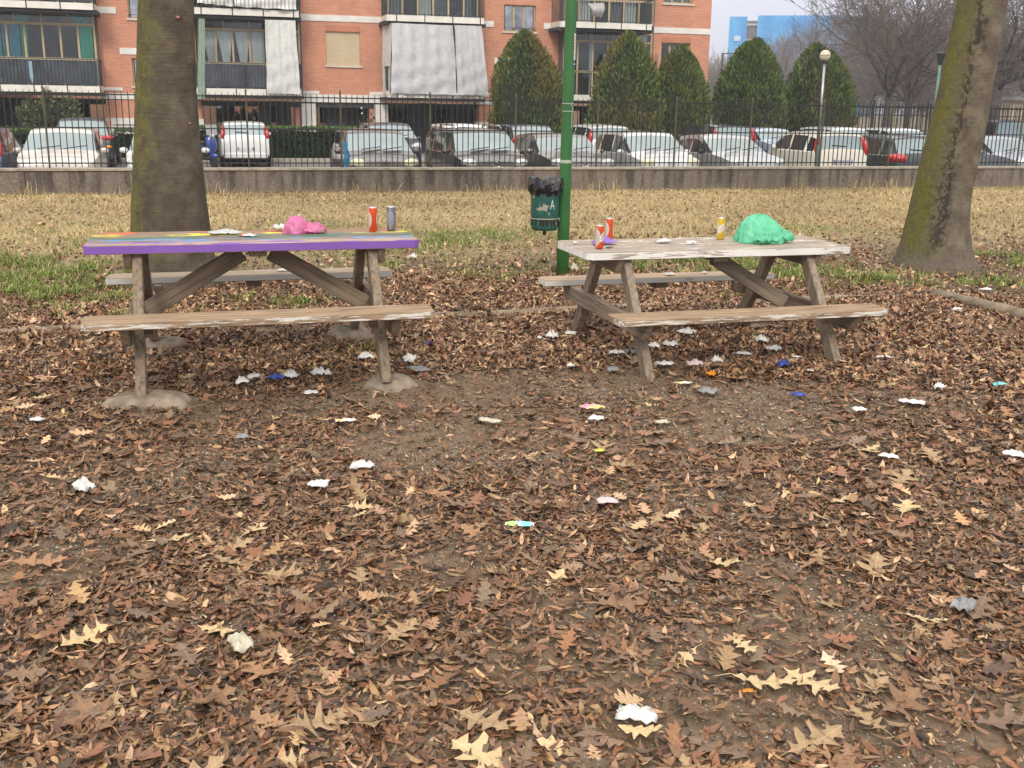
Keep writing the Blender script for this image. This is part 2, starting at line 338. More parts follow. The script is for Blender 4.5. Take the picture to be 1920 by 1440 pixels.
def slim_leaves(name, n, r0, r1, lens, wr, fine=True, w=(.8, 2, 3.4, 2.2, 1.8, 1.6, .35, 1), tone=1., tilt=.30, lift=.016, half=.60, floor=0.):
    x, y = wedge(int(n), r0, r1, half); keep = rng.uniform(0, 1, len(x)) < np.maximum(lden(x, y), floor*(lden(x, y) > 0)); x, y = x[keep], y[keep]; N = len(x)
    L = rng.uniform(lens[0], lens[1], N); Wd = L*rng.uniform(wr[0], wr[1], N)
    bend = rng.normal(.05, .17, N); fold = rng.normal(.10, .34, N)
    if fine:
        t = np.array([0, .25, .55, .8, 1.]); w_ = np.array([.78, 1, .62])
        sp = np.stack([L[:, None]*(t-.5), .06*L[:, None]*np.sin(t*3)*rng.uniform(-1, 1, (N, 1)), (bend*L)[:, None]*(2*t-1)**2], -1)
        ed = []
        for s in (1, -1):
            q = sp[:, 1:4].copy(); q[..., 1] += s*w_*Wd[:, None]/2; q[..., 2] += w_*Wd[:, None]/2*fold[:, None]+rng.normal(0, .09, (N, 3))*Wd[:, None]; ed.append(q)
        P = np.concatenate([sp, ed[0], ed[1]], 1)
        F = [(0, 1, 5), (1, 2, 6, 5), (2, 3, 7, 6), (3, 4, 7), (0, 8, 1), (1, 8, 9, 2), (2, 9, 10, 3), (3, 10, 4)]
    else:
        z = np.zeros(N); P = np.stack([np.stack([-L/2, z, bend*L], -1), np.stack([z+.05*L, z, z], -1), np.stack([L/2, z, bend*L], -1), np.stack([z, Wd/2, Wd/2*fold], -1), np.stack([z, -Wd/2, Wd/2*fold], -1)], 1)
        F = [(0, 1, 3), (1, 2, 3), (0, 4, 1), (1, 4, 2)]
    yaw = rng.uniform(0, 6.283, N)
    Q = place(P, x, y, gh(x, y)+rng.uniform(.002, lift, N)+.004, yaw, rng.normal(0, tilt, N), rng.normal(0, tilt, N))
    return batch(name, Q, F, LEAF, palette(N, w, tone), kind='stuff', smooth=False)
LEAF = attr_mat('dry_leaf', .55, 0, 90, .35, .3)
A1 = warea(2.2, 7.9)
tag(slim_leaves('leaf_litter', A1*1550, 2.2, 7.9, (.034, .078), (.18, .36), tilt=.24), 'brown slender dead leaves scattered over bare soil', 'leaves')
slim_leaves('leaf_litter', warea(2.2, 5.2)*1500, 2.2, 5.2, (.028, .06), (.18, .36), tilt=.24)
slim_leaves('leaf_litter', A1*3200, 2.2, 7.9, (.009, .034), (.2, .55), False, tilt=.4, lift=.008, floor=.45)
A2 = warea(7.6, 11.5)
slim_leaves('leaf_litter', A2*2300, 7.6, 11.5, (.03, .08), (.22, .45), False, (1.4, 2, 2.5, 2, 2.8, 1.5, 1.5, 1), 1.12, .5, .032)
slim_leaves('leaf_litter', warea(11.3, 27)*330, 11.3, 27, (.04, .085), (.3, .6), False, (1, 1.5, 2, 2, 2.5, 1.5, 2, 1), 1.15, .45, .03)
# pebbles and crumbs
x, y = wedge(60000, 2.2, 8.2); kg = rng.uniform(0, 1, len(x)) < .12+.9*sstep(.5, .8, vn(x, y, .5, 61)); x, y = x[kg], y[kg]; N = len(x); r = rng.uniform(.0018, .0072, N); th = np.arange(5)*2*math.pi/5
P = np.zeros((N, 7, 3)); P[:, :5, 0] = np.cos(th)*r[:, None]*rng.uniform(.8, 1.4, (N, 1)); P[:, :5, 1] = np.sin(th)*r[:, None]; P[:, 5, 2] = r*.7; P[:, 6, 2] = -r*.5
z0 = np.zeros(N); Q = place(P, x, y, gh(x, y)+.002, rng.uniform(0, 6, N), z0, z0)
cc = np.array([(.42, .38, .31), (.27, .24, .2), (.2, .17, .13), (.55, .51, .44)])[rng.choice(4, N, p=[.35, .3, .25, .1])]*rng.uniform(.8, 1.15, (N, 1))
batch('gravel', Q, [(i, (i+1) % 5, 5) for i in range(5)]+[((i+1) % 5, i, 6) for i in range(5)], attr_mat('pebble', .8), cc, kind='stuff')

# lobed oak leaves, one by one
OUT = [(0, .012), (.07, .03), (.13, .13), (.19, .27), (.205, .13), (.26, .085), (.33, .25), (.40, .42), (.43, .36), (.425, .22), (.475, .115), (.54, .13), (.62, .36), (.71, .43), (.70, .27), (.73, .13), (.79, .11), (.87, .25), (.90, .12), (.95, .06), (1, .0)]
def oak_mesh(seed, wide, col, curl):
    q = random.Random(seed); ns = len(OUT); v = []; f = []
    bend = q.uniform(.05, .28)*curl; fold = q.uniform(-.1, .5)*curl
    ts = sorted(o[0] for o in OUT)
    def z(t, w): return bend*(2*t-1)**2*.5+abs(w)*fold*.5+.05*math.sin(9*t+seed)*abs(w)*3*curl+q.uniform(-.012, .012)
    for t in ts: v.append((t-.5, 0, z(t, 0)))
    for s in (1, -1):
        for t, w in OUT:
            tt = t+q.uniform(-.012, .012); ww = w*wide*q.uniform(.85, 1.12)*s; v.append((tt-.5, ww, z(tt, ww)))
    for k, s in enumerate((1, -1)):
        o = ns*(k+1)
        for i in range(ns-1):
            a, b, c, d = i, i+1, o+i+1, o+i
            f.append((a, b, c, d) if s > 0 else (d, c, b, a))
    b = len(v); v += [(-.5, .008, z(0, 0)), (-.5, -.008, z(0, 0)), (-.74, -.004, .03), (-.74, .004, .03)]; f.append((b, b+3, b+2, b+1))
    me = bpy.data.meshes.new('leaf'); me.from_pydata(v, [], f); me.materials.append(col); me.polygons.foreach_set('use_smooth', [True]*len(f)); return me
def oak_mat(name, a, b):
    m, t, p = newmat(name); v = coords(t); n = noise(t, v, 5, 6, .6); n2 = noise(t, v, 38, 2)
    c = ramp(t, n, [(.3, b), (.65, a)]); c = mixc(t, ramp(t, n2, [(.66, 0.), (.72, .7)]), c, tuple(x*.35 for x in b))
    sx = nd(t, 'ShaderNodeSeparateXYZ'); lk(t, v, sx.inputs[0]); rib = mth(t, 'LESS_THAN', mth(t, 'ABSOLUTE', sx.outputs[1]), .008)
    # side veins run forward from the midrib
    w = nd(t, 'ShaderNodeTexWave', bands_direction='X'); w.inputs['Scale'].default_value = 2.4
    mp = nd(t, 'ShaderNodeCombineXYZ'); lk(t, mth(t, 'SUBTRACT', sx.outputs[0], mth(t, 'MULTIPLY', mth(t, 'ABSOLUTE', sx.outputs[1]), .8)), mp.inputs[0]); lk(t, mp.outputs[0], w.inputs['Vector'])
    ve = mth(t, 'MAXIMUM', mth(t, 'MULTIPLY', mth(t, 'GREATER_THAN', w.outputs['Fac'], .975), .5), rib)
    c = mixc(t, mth(t, 'MULTIPLY', ve, .55), c, tuple(min(1, x*1.5) for x in a))
    lk(t, c, p.inputs['Base Color']); p.inputs['Roughness'].default_value = .55; p.inputs['Specular IOR Level'].default_value = .3; bump(t, p, mth(t, 'ADD', n, ve), .4, .01)
    return m
OAKC = [oak_mat('oak_leaf_tan', (.38, .26, .145), (.24, .155, .08)), oak_mat('oak_leaf_rust', (.25, .145, .08), (.16, .088, .048)), oak_mat('oak_leaf_mauve', (.22, .145, .095), (.13, .082, .054)),
        oak_mat('oak_leaf_pale', (.56, .43, .24), (.42, .30, .15)), oak_mat('oak_leaf_dark', (.10, .065, .045), (.06, .04, .03)), oak_mat('oak_leaf_orange', (.36, .20, .105), (.26, .135, .065))]
OAK = [[oak_mesh(100*i+j, (.75, .95, .62, .85)[j % 4], c, (.8, 1.3, .5, 1.)[j % 4]) for j in range(4)] for i, c in enumerate(OAKC)]
def put_leaf(x, y, size, ci, j, yaw, tilt=(0, 0), dz=.022):
    o = bpy.data.objects.new('leaf', OAK[ci][j]); COL.objects.link(o); o.parent = ground
    o.location = (x, y, gz(x, y)+dz); o.scale = (size, size, size*random.uniform(.7, 1.3)); o.rotation_euler = (tilt[0], tilt[1], yaw); return o
# big leaves that can be picked out: x, y, length, colour, shape, heading
for a in [(-.02, 3.11, .17, 3, 0, -.5), (-.19, 3.88, .19, 3, 2, .2), (.12, 3.9, .14, 3, 1, .9), (.60, 2.27, .21, 3, 3, 2.3), (.64, 2.42, .17, 0, 1, -.7), (1.47, 2.40, .21, 3, 2, -.35), (1.60, 2.36, .19, 3, 0, -1.0),
          (2.18, 2.62, .17, 3, 2, -.3), (.08, 2.83, .17, 5, 1, -.9), (-.42, 3.15, .17, 3, 1, .5), (1.52, 2.60, .12, 3, 0, -1.2), (1.72, 3.15, .15, 3, 1, -.6), (.52, 2.95, .17, 0, 3, .8), (-.12, 2.98, .18, 2, 0, 1.9), (-.05, 2.72, .15, 1, 1, .4),
          (1.25, 2.95, .20, 1, 0, -.2), (2.25, 3.0, .22, 0, 3, .9), (-.36, 3.7, .14, 1, 2, 0), (-.28, 3.8, .16, 2, 3, 1.), (-.62, 3.75, .2, 5, 0, .1), (.2, 3.45, .15, 0, 1, -.4), (.85, 2.2, .16, 2, 2, 1.2), (1.2, 2.15, .21, 2, 0, 2.1), (1.45, 2.1, .2, 0, 3, .2), (.35, 2.5, .15, 0, 1, 1.6),
          (-.1, 2.35, .2, 0, 0, .6), (.1, 2.3, .18, 5, 3, -.5), (-.35, 2.7, .18, 1, 1, 2.2), (2.0, 2.05, .18, 2, 3, -.3), (1.78, 2.2, .17, 1, 1, .3), (3.02, 5.55, .2, 5, 0, .1), (2.62, 6.15, .2, 0, 1, 1.), (.3, 6.6, .24, 0, 2, .2), (.05, 6.52, .2, 2, 0, .5), (.42, 6.3, .18, 0, 3, 2.),
          (1.75, 4.45, .17, 0, 1, .9), (1.68, 4.62, .2, 2, 3, 2.), (2.05, 4.5, .22, 2, 0, .2), (.6, 4.42, .2, 1, 2, .7), (1.35, 4.72, .13, 0, 0, 0.), (3.0, 4.15, .16, 3, 2, .2), (2.9, 3.75, .2, 0, 0, .6), (3.25, 4.0, .2, 0, 3, 1.3), (2.5, 3.6, .17, 3, 2, .1), (2.7, 3.45, .17, 3, 1, .8), (4.15, 5.5, .16, 3, 1, 1.2), (4.6, 5.0, .2, 3, 0, .4)]:
    put_leaf(a[0], a[1], a[2]*.92, a[3], a[4], a[5]+YAW*0, (random.uniform(-.15, .15), random.uniform(-.15, .15)))
nleaf = 0
while nleaf < 255:
    r = math.sqrt(random.uniform(2.9**2, 8.5**2)) if random.random() < .62 else random.uniform(2.9, 5.4); a = YAW+random.uniform(-.52, .52); x = AX+r*math.sin(a); y = AY+r*math.cos(a)
    if lden(np.array([x]), np.array([y]))[0] < random.uniform(.12, .7): continue
    ci = random.choices(range(6), (3.6, 1.2, 2.6, .8, .9, .35))[0]
    put_leaf(x, y, random.uniform(.065, .15), ci, random.randrange(4), random.uniform(0, 6.28), (random.gauss(0, .22), random.gauss(0, .22)), random.uniform(.012, .03)); nleaf += 1
# and the smaller or farther ones, too many to pick out
mL = 3000; x, y = wedge(mL, 2.4, 11.5); kp = rng.uniform(.1, 1, mL) < lden(x, y); x, y = x[kp], y[kp]; N = len(x)
fo = [(0, .02), (.15, .13), (.22, .26), (.3, .1), (.42, .40), (.5, .13), (.68, .38), (.76, .12), (.88, .2), (1, 0)]
S = rng.uniform(.06, .125, N); B = rng.uniform(0, .3, N); Fd = rng.normal(.2, .35, N); K = len(fo); P = np.zeros((N, 3*K, 3))
for i, (t, w) in enumerate(fo):
    zt = B*(2*t-1)**2*.5; P[:, i] = np.stack([(t-.5)*S, 0*S, zt*S], -1)
    for k, s in enumerate((1, -1)):
        ww = w*.85*rng.uniform(.75, 1.2, N); P[:, (k+1)*K+i] = np.stack([(t-.5+rng.uniform(-.02, .02, N))*S, s*ww*S, (zt+ww*Fd*.6)*S], -1)
FF = [(i, i+1, K+i+1, K+i) for i in range(K-1)]+[(2*K+i, 2*K+i+1, i+1, i) for i in range(K-1)]
batch('leaf_litter', place(P, x, y, gh(x, y)+rng.uniform(.012, .035, N), rng.uniform(0, 6.28, N), rng.normal(0, .25, N), rng.normal(0, .25, N)), FF, LEAF, palette(N, (.6, 1.2, 2.2, 2.8, 2.6, 2, 1.5, 1), 1.1), kind='stuff')
# twigs
tw = MB()
for i in range(70):
    r = random.uniform(3, 9); a = YAW+random.uniform(-.5, .5); x = AX+r*math.sin(a); y = AY+r*math.cos(a); L = random.uniform(.05, .17); d = random.uniform(0, 6.28); z = gz(x, y)+.012
    tw.tube([(x, y, z), (x+L*.5*math.cos(d), y+L*.5*math.sin(d), z+.006), (x+L*math.cos(d+.2), y+L*math.sin(d+.2), z+.002)], [.0035, .003, .0018], 5)
tw.build('fallen_twigs', pm('twig', (.24, .17, .11), (.12, .08, .05), 30), kind='stuff')

# ------------------------------------------------------------------ grass
def blades(name, x, y, h, wd, cols, lean=.5, droop=.5):
    N = len(x); a = rng.uniform(0, 6.283, N); ln = np.abs(rng.normal(lean, .3, N)); dx, dy = np.cos(a), np.sin(a); px, py = -dy*wd/2, dx*wd/2; z = gh(x, y)
    P = np.zeros((N, 5, 3)); m = h*.55
    P[:, 0] = np.stack([x-px, y-py, z-.005], -1); P[:, 1] = np.stack([x+px, y+py, z-.005], -1)
    mx_, my_ = x+dx*ln*m, y+dy*ln*m; zm = z+m*np.cos(ln*.6)
    P[:, 2] = np.stack([mx_+px*.8, my_+py*.8, zm], -1); P[:, 3] = np.stack([mx_-px*.8, my_-py*.8, zm], -1)
    ex = dx*(ln*m+h*.5*(ln+droop)*.7); ey = dy*(ln*m+h*.5*(ln+droop)*.7); P[:, 4] = np.stack([x+ex, y+ey, z+np.maximum(h*.55+h*.4*(1-ln-droop*.5), .008)], -1)
    return batch(name, P, [(0, 1, 2, 3), (3, 2, 4)], GRASS, cols, kind='stuff')
GRASS = attr_mat('grass_blade', .7, 0, 30, .25, .2)
def gcol(n, green):
    dry = np.array([(.56, .43, .215), (.45, .335, .16), (.66, .53, .29), (.32, .235, .12)])[rng.choice(4, n)]; gr = np.array([(.13, .21, .035), (.19, .28, .05), (.095, .155, .028), (.25, .28, .07)])[rng.choice(4, n)]
    return (dry*(1-green[:, None])+gr*green[:, None])*rng.uniform(.75, 1.25, (n, 1))
def trunkfree(x, y): return (np.hypot(x+.29, y-9.83) > .34)&(np.hypot(x-7.47, y-9.48) > .45)&(y < 19.93)
n = int(warea(12, 30, .60)*1000); x, y = wedge(n, 12, 30); pat = vn(x, y, 1.1, 31)*.5+vn(x, y, .35, 32)*.5
k = (rng.uniform(0, 1, n) < sstep(11.3, 13.2, y+2*(pat-.5))*(.5+.8*pat))&trunkfree(x, y); x, y, pat = x[k], y[k], pat[k]; N = len(x)
greenp = sstep(.52, .68, vn(x, y, 1.6, 33)*.65+vn(x, y, .5, 34)*.35)*sstep(16.5, 12.5, y)*.75
blades('dry_grass', x, y, rng.uniform(.04, .14, N)*(.6+.8*pat), rng.uniform(.002, .0055, N), gcol(N, (rng.uniform(0, 1, N) < greenp).astype(float))*(.62+.46*vn(x, y, 1.3, 37)+.25*vn(x, y, .4, 38))[:, None], 1.1, .6)
# green tufts: patches x, y, rx, ry, strength
PATCH = [(-1.7, 9.6, .8, .7, 1.5), (-1.0, 9.3, .45, .5, 1.4), (-1.3, 10.6, .8, .8, .8), (-2.0, 11.2, .8, 1.2, .5), (.75, 8.75, .25, .3, .8), (.4, 8.9, .3, .3, .6), (2.0, 12.6, 2.0, 1.2, .22), (2.6, 9.6, .5, .4, .35), (4.6, 10.3, 1.6, .8, .5), (6.4, 8.8, 1.0, .5, .7), (5.5, 9.5, .9, .7, .55), (8.25, 10.2, .75, .45, 1.), (8.9, 9.4, .8, .6, .7),
         (7.3, 8.5, .8, .35, .5), (1.5, 10.6, 1.2, .8, .22), (-.6, 8.55, .5, .3, .5), (.95, 6.85, .25, .12, .35), (3.9, 6.65, .3, .12, .35), (4.5, 8.3, .5, .3, .3), (3.2, 13.2, 1.6, .8, .2), (-.3, 13, 1.5, .9, .3)]
gx, gy, gs = [], [], []
for px_, py_, rx, ry, s in PATCH:
    n = int(rx*ry*7500*s); gx.append(px_+rng.normal(0, .5, n)*rx); gy.append(py_+rng.normal(0, .5, n)*ry); gs.append(np.full(n, s))
x = np.concatenate(gx); y = np.concatenate(gy); k = trunkfree(x, y)&(rng.uniform(0, 1, len(x)) < sstep(.35, .6, vn(x, y, .22, 41))); x, y = x[k], y[k]; N = len(x)
blades('green_grass', x, y, rng.uniform(.045, .135, N), rng.uniform(.004, .008, N), gcol(N, (rng.uniform(0, 1, N) < .86).astype(float)), .55, .45)
# tall dead stems along the foot of the wall
n = 1500; x = rng.uniform(-8, 19, n); x = x[rng.uniform(0, 1, n) < sstep(.45, .75, vn(x, x*0, .7, 51))]; N = len(x); y = 19.86-np.abs(rng.normal(0, .15, N))
blades('dead_weeds', x, y, rng.uniform(.10, .38, N), rng.uniform(.005, .012, N), gcol(N, np.zeros(N)), .3, .3)

# ------------------------------------------------------------------ kerb log round the picnic place
cm = pm('old_concrete', (.30, .24, .175), (.15, .115, .08), 7, .95, bs=.5)
kb = empty('kerb_log', 'low rounded concrete edging half buried behind the tables', 'kerb')
for x0, x1 in ((-6, -4.1), (-4.05, -2.0), (-1.95, .08), (.13, 2.1), (2.15, 4.1), (4.15, 6.15)):
    MB().tube([(x0, 7.93, -.018), ((x0+x1)/2, 7.93, -.004), (x1, 7.93, -.022)], [.052, .056, .052], 10).build('kerb_piece', cm, kb, smooth=True)
for y0, y1 in ((7.9, 6.1), (6.05, 4.2), (4.15, 2.2)):
    MB().tube([(6.24+.02*(7.9-y0), y0, .018), (6.3+.02*(7.9-y0), (y0+y1)/2, .022), (6.34+.03*(7.9-y0), y1, .014)], [.056, .058, .055], 10).build('kerb_piece', cm, kb, smooth=True)

# ------------------------------------------------------------------ picnic tables
OLD, OLDD = (.24, .185, .13), (.095, .07, .05)
def plank(name, x0, x1, y0, y1, z0, z1, m, parent, cut=0, side=0, cw=.03):
    """board along x; cut trims both corners on the side given (-1 front, 1 back)"""
    if cut:
        yo, yi = (y0, y1) if side < 0 else (y1, y0); s = 1 if side < 0 else -1; c = cut
        poly = [(x0, yi), (x0, yo+s*c*cw/.03*1.), (x0+cw*c/.03, yo), (x1-cw*c/.03, yo), (x1, yo+s*c*cw/.03), (x1, yi)]
        if side > 0: poly = poly[::-1]
        return MB().prism(poly, z0, z1).build(name, m, parent, bevel=.004)
    return MB().box(x0, x1, y0, y1, z0, z1).build(name, m, parent, bevel=.004)
def picnic(loc, rz, L, tops, edge, benchf, benchb, wood, label, braces=(-1, 1)):
    t = empty('picnic_table', label, 'picnic table', loc, rz, 'picnic tables')
    Wd, H, th = .6445, .741, .05; n = 5; pw = Wd/n; gap = .009
    for i in range(n):
        y0 = -Wd/2+i*pw+(gap/2 if i else 0); y1 = -Wd/2+(i+1)*pw-(gap/2 if i < n-1 else 0); j = random.uniform(-.002, .002)
        plank('tabletop_plank', -L/2+abs(j), L/2-abs(j), y0, y1, H-th, H+j, tops[i], t, .03 if i in (0, n-1) else 0, -1 if i == 0 else 1)
    yo, yi, Hb, tb, Lb = .8455, .628, .4153, .043, 1.83
    for s, mt in ((-1, benchf), (1, benchb)):
        ym = (yo+yi)/2; o = [(yi, ym-.006), (ym+.006, yo)]
        for k, (a, b) in enumerate(o):
            y0, y1 = (a, b) if s > 0 else (-b, -a); plank('bench_plank', -Lb/2+.004*k, Lb/2-.003*k, y0, y1, Hb-tb, Hb-.002*k, mt[k], t, .028 if k == 1 or True else 0, s if k == 1 else -s, .03 if k else .012)
    xf = .653
    for sx in (-1, 1):
        for sy in (-1, 1):
            lg = MB(); x = sx*xf
            A = Vector((x, sy*.70, 0)); B = Vector((x, sy*.21, H-th-.001)); d = (B-A).normalized(); w = .047
            lg.add([(x+e*.027, A.y+q*w/d.z, A.z) for e in (-1, 1) for q in (-1, 1)]+[(x+e*.027, B.y+q*w/d.z, B.z) for e in (-1, 1) for q in (-1, 1)], [(0, 1, 3, 2), (4, 6, 7, 5), (0, 4, 5, 1), (2, 3, 7, 6), (0, 2, 6, 4), (1, 5, 7, 3)])
            lg.build('leg', wood[2], t, bevel=.005)
        xb = sx*(xf+.027+.024)
        # beam that carries the benches, its ends cut back at a slant, and the beam under the top
        z1 = Hb-tb-.001; z0 = z1-.105
        bm_ = MB(); pts = [(-yo+.02, z1), (-yo+.10, z0), (yo-.10, z0), (yo-.02, z1)]
        bm_.add([(xb+e*.022, p, q) for e in (-1, 1) for p, q in pts], [(0, 1, 2, 3), (7, 6, 5, 4), (0, 4, 5, 1), (1, 5, 6, 2), (2, 6, 7, 3), (3, 7, 4, 0)]); bm_.build('seat_beam', wood[1], t, bevel=.004)
        z1 = H-th-.001; z0 = z1-.09; bm_ = MB(); pts = [(-Wd/2+.02, z1), (-Wd/2+.07, z0), (Wd/2-.07, z0), (Wd/2-.02, z1)]
        bm_.add([(xb+e*.022, p, q) for e in (-1, 1) for p, q in pts], [(0, 1, 2, 3), (7, 6, 5, 4), (0, 4, 5, 1), (1, 5, 6, 2), (2, 6, 7, 3), (3, 7, 4, 0)]); bm_.build('top_beam', wood[1], t, bevel=.004)
        # slanting brace from the bench beam up to the middle of the top
        if sx in braces:
            bx0, bx1, dz_ = sx*(xf-.035), sx*.10, H-th-.055-.33; bl = math.hypot(bx1-bx0, dz_)
            br_ = MB().box(-.03, bl+.02, -.0225, .0225, -.05, .05).build('brace', wood[0], t, loc=(bx0, 0, .33), bevel=.004); br_.rotation_euler = (0, math.atan2(-dz_, bx1-bx0), 0)
        for sy in (-1, 1): MB().box(sx*(xf-.03)-.03*0-(.05 if sx > 0 else -.002), sx*(xf-.03)+(.05 if sx < 0 else -.002)-.0, sy*.62-.05, sy*.62+.05, Hb-tb-.08, Hb-tb-.002).build('corner_block', wood[0], t, bevel=.004)
    MB().box(-.05, .05, -Wd/2+.05, Wd/2-.05, H-th-.035, H-th-.001).build('cleat', wood[1], t, bevel=.003)
    for sy in (-1, 1): MB().box(-.05, .05, sy*(yo+yi)/2-.085, sy*(yo+yi)/2+.085, Hb-tb-.04, Hb-tb-.001).build('cleat', wood[1], t, bevel=.003)
    return t
grayw = [wood_mat('weathered_wood', OLD, OLDD, along=i) for i in range(3)]
braw = lambda n: wood_mat(n, (.30, .215, .135), (.13, .09, .06))
red = wood_mat('plank_red', (.255, .19, .135), (.11, .08, .055), (.75, .13, .05), .40, .8)
yel = wood_mat('plank_yellow', (.255, .20, .145), (.11, .085, .06), (.90, .72, .04), .44, .8)
grn = wood_mat('plank_green', (.21, .18, .14), (.09, .08, .06), (.03, .17, .13), .50, .8)
blu = wood_mat('plank_blue', (.245, .20, .15), (.11, .09, .065), (.09, .33, .75), .44, .8)
pur = wood_mat('plank_purple', (.42, .31, .24), (.22, .15, .11), (.22, .105, .42), .42, 1.06)
wb = wood_mat('bench_worn_white', (.335, .235, .15), (.15, .105, .07), (.68, .66, .62), .08, .52, pscale=5., chips=1.6)
wb2 = wood_mat('bench_old_white', (.33, .26, .19), (.17, .13, .09), (.50, .50, .47), .28, .85)
bp = wood_mat('bench_plain', (.335, .235, .15), (.15, .105, .07), (.6, .58, .54), .06, .1)
picnic((.2925, 6.443, .0906), -.01, 1.85, [pur, blu, grn, yel, red], None, (bp, wb), (wb2, wb2), grayw, 'picnic table with worn rainbow painted top and a purple front edge')
wt = wood_mat('top_worn_white', (.36, .30, .245), (.19, .155, .125), (.76, .74, .70), .36, .76, pscale=4.2, chips=1.2)
picnic((3.233, 6.489, -.0231), -.011, 1.8828, [wt]*5, None, (bp, wb), (wood_mat('bench_pale', (.40, .30, .205), (.2, .14, .1), (.6, .59, .56), .12, .8),)*2, [wood_mat('weathered_wood_pale', (.27, .215, .16), (.12, .092, .068), along=i) for i in range(3)], 'picnic table with peeling white paint on top, green bag lying on it', (1,))
# footings of broken concrete under the four feet of the left table
def stone(x, y, rx, ry, h, seed, label, flat=1.):
    q = random.Random(seed); v = []; n = 26; rings = [(1.06, -.15), (1.08, .20), (1.0, .52), (.86, .80), (.62, .96), (.3, 1.0), (.0, 1.0)]
    pr = [1+.10*math.sin(2*k*2*math.pi/n+seed)+.08*math.sin(5*k*2*math.pi/n+2*seed)+q.uniform(-.09, .09) for k in range(n)]
    for r, z in rings:
        for k in range(n): a = 2*math.pi*k/n; v.append((rx*r*pr[k]*math.cos(a), ry*r*pr[k]*math.sin(a), h*z*(1+(0 if r > .95 else q.uniform(-.06, .05)))))
    f = [(i*n+k, i*n+(k+1) % n, (i+1)*n+(k+1) % n, (i+1)*n+k) for i in range(len(rings)-1) for k in range(n)]
    return tag(MB().add(v, f).build('footing_stone', pm('footing_concrete', (.33, .265, .20), (.15, .118, .088), 9, .95, bs=.8, bd=.02), loc=(x, y, 0), smooth=True), label, 'concrete block', 'concrete lumps under the feet of the rainbow table')
stone(-.325, 5.745, .205, .135, .092, 3, 'broad flat concrete lump under the front left foot of the rainbow table')
stone(.975, 5.80, .165, .125, .092, 5, 'round concrete disc with a crusty rim under the front right foot of the rainbow table')
stone(-.30, 7.18, .15, .12, .09, 8, 'concrete lump under the rear left foot of the rainbow table')
stone(.92, 7.14, .17, .14, .12, 11, 'dark rough concrete lump under the rear right foot of the rainbow table')
stone(3.88, 7.15, .09, .08, .07, 13, 'small white painted block by the rear right foot of the white table')['group'] = 'concrete lumps under table feet'

# ------------------------------------------------------------------ things on the tables
ZA, ZB = .741+.0906, .741-.0231
TA, TB = ZA+.001, ZB+.001
def canmat(name, body, accent, alu=(.75, .75, .77)):
    m, t, p = newmat(name); v = coords(t); sx = nd(t, 'ShaderNodeSeparateXYZ'); lk(t, v, sx.inputs[0])
    # pale panels bulge in from both sides at mid height, as printed on the sleeve
    hz = mth(t, 'SUBTRACT', mth(t, 'MULTIPLY', sx.outputs[2], 1/.15), .5); bulge = mth(t, 'SUBTRACT', 1., mth(t, 'MULTIPLY', mth(t, 'MULTIPLY', hz, hz), 9.), True)
    lim = mth(t, 'SUBTRACT', .0262, mth(t, 'MULTIPLY', bulge, .0125)); pan = mth(t, 'GREATER_THAN', mth(t, 'ABSOLUTE', sx.outputs[0]), lim)
    n = noise(t, coords(t, (1, 1, .3)), 60, 3); c = mixc(t, n, body, tuple(x*.75 for x in body)); c = mixc(t, mth(t, 'MULTIPLY', pan, .92), c, accent)
    lk(t, c, p.inputs['Base Color']); p.inputs['Metallic'].default_value = .35; p.inputs['Roughness'].default_value = .28
    return m
alum = pm('aluminium', (.78, .78, .8), (.6, .6, .62), 40, .3, .9, bs=0)
ink = pm('dark_print', (.03, .03, .06), None, 20, .5, bs=0); whitep = pm('white_print', (.75, .74, .72), (.66, .65, .63), 20, .5, bs=0)
def can(x, y, z, m, label, rz=0, oval=None, word=None, h=.152, wordcol=None):
    c = empty('drink_can', label, 'can', (x, y, z), rz, 'slim drink cans standing on the two tables'); r = .0268
    MB().lathe([(0, .003), (r*.72, .0), (r*.86, .004), (r, .013), (r, h-.014), (r*.93, h-.006)], 24).build('can_body', m, c, smooth=True)
    MB().lathe([(r*.93, h-.0062), (r*.96, h-.001), (r*.9, h), (r*.86, h-.004), (0, h-.004)], 24).build('can_lid', alum, c, smooth=True)
    MB().prism([(.009*math.cos(a)+.003, .006*math.sin(a)) for a in [k*.785 for k in range(8)]], h-.0038, h-.0018).build('ring_pull', alum, c)
    if oval:
        tilt = .45; v = [(0, 0)]+[(.0155*math.cos(k*math.pi/10), .034*math.sin(k*math.pi/10)) for k in range(20)]
        def wr(u, w, d): 
            uu = u*math.cos(tilt)+w*math.sin(tilt); ww = -u*math.sin(tilt)+w*math.cos(tilt); a = uu/r-math.pi/2; return Vector(((r+d)*math.cos(a), (r+d)*math.sin(a), h*.52+ww))
        rings = [(f*.0155*math.cos(k*math.pi/10), f*.034*math.sin(k*math.pi/10)) for f in (.34, .67, 1.) for k in range(20)]
        vs = [wr(0, 0, .0006)]+[wr(a, b, .0006) for a, b in rings]
        fs = [(0, 1+k, 1+(k+1) % 20) for k in range(20)]+[(1+20*i+k, 21+20*i+k, 21+20*i+(k+1) % 20, 1+20*i+(k+1) % 20) for i in range(2) for k in range(20)]
        MB().add(vs, fs).build('emblem', oval, c)
        if word: text_obj('lettering', word, .017, wordcol or ink, None, c, .0002, lambda co: wr(co.y*-1.0, co.x*1.0, .0012+co.z))
    return c
orange = canmat('orange_can', (.78, .095, .02), (.72, .66, .62)); yellow = canmat('yellow_can', (.80, .52, .03), (.75, .72, .62)); greyc = canmat('grey_can', (.20, .19, .225), (.34, .36, .42))
can(1.007, 6.54, TA, orange, 'orange slim can with white wavy sides on the rainbow table, left of the grey one', .1)
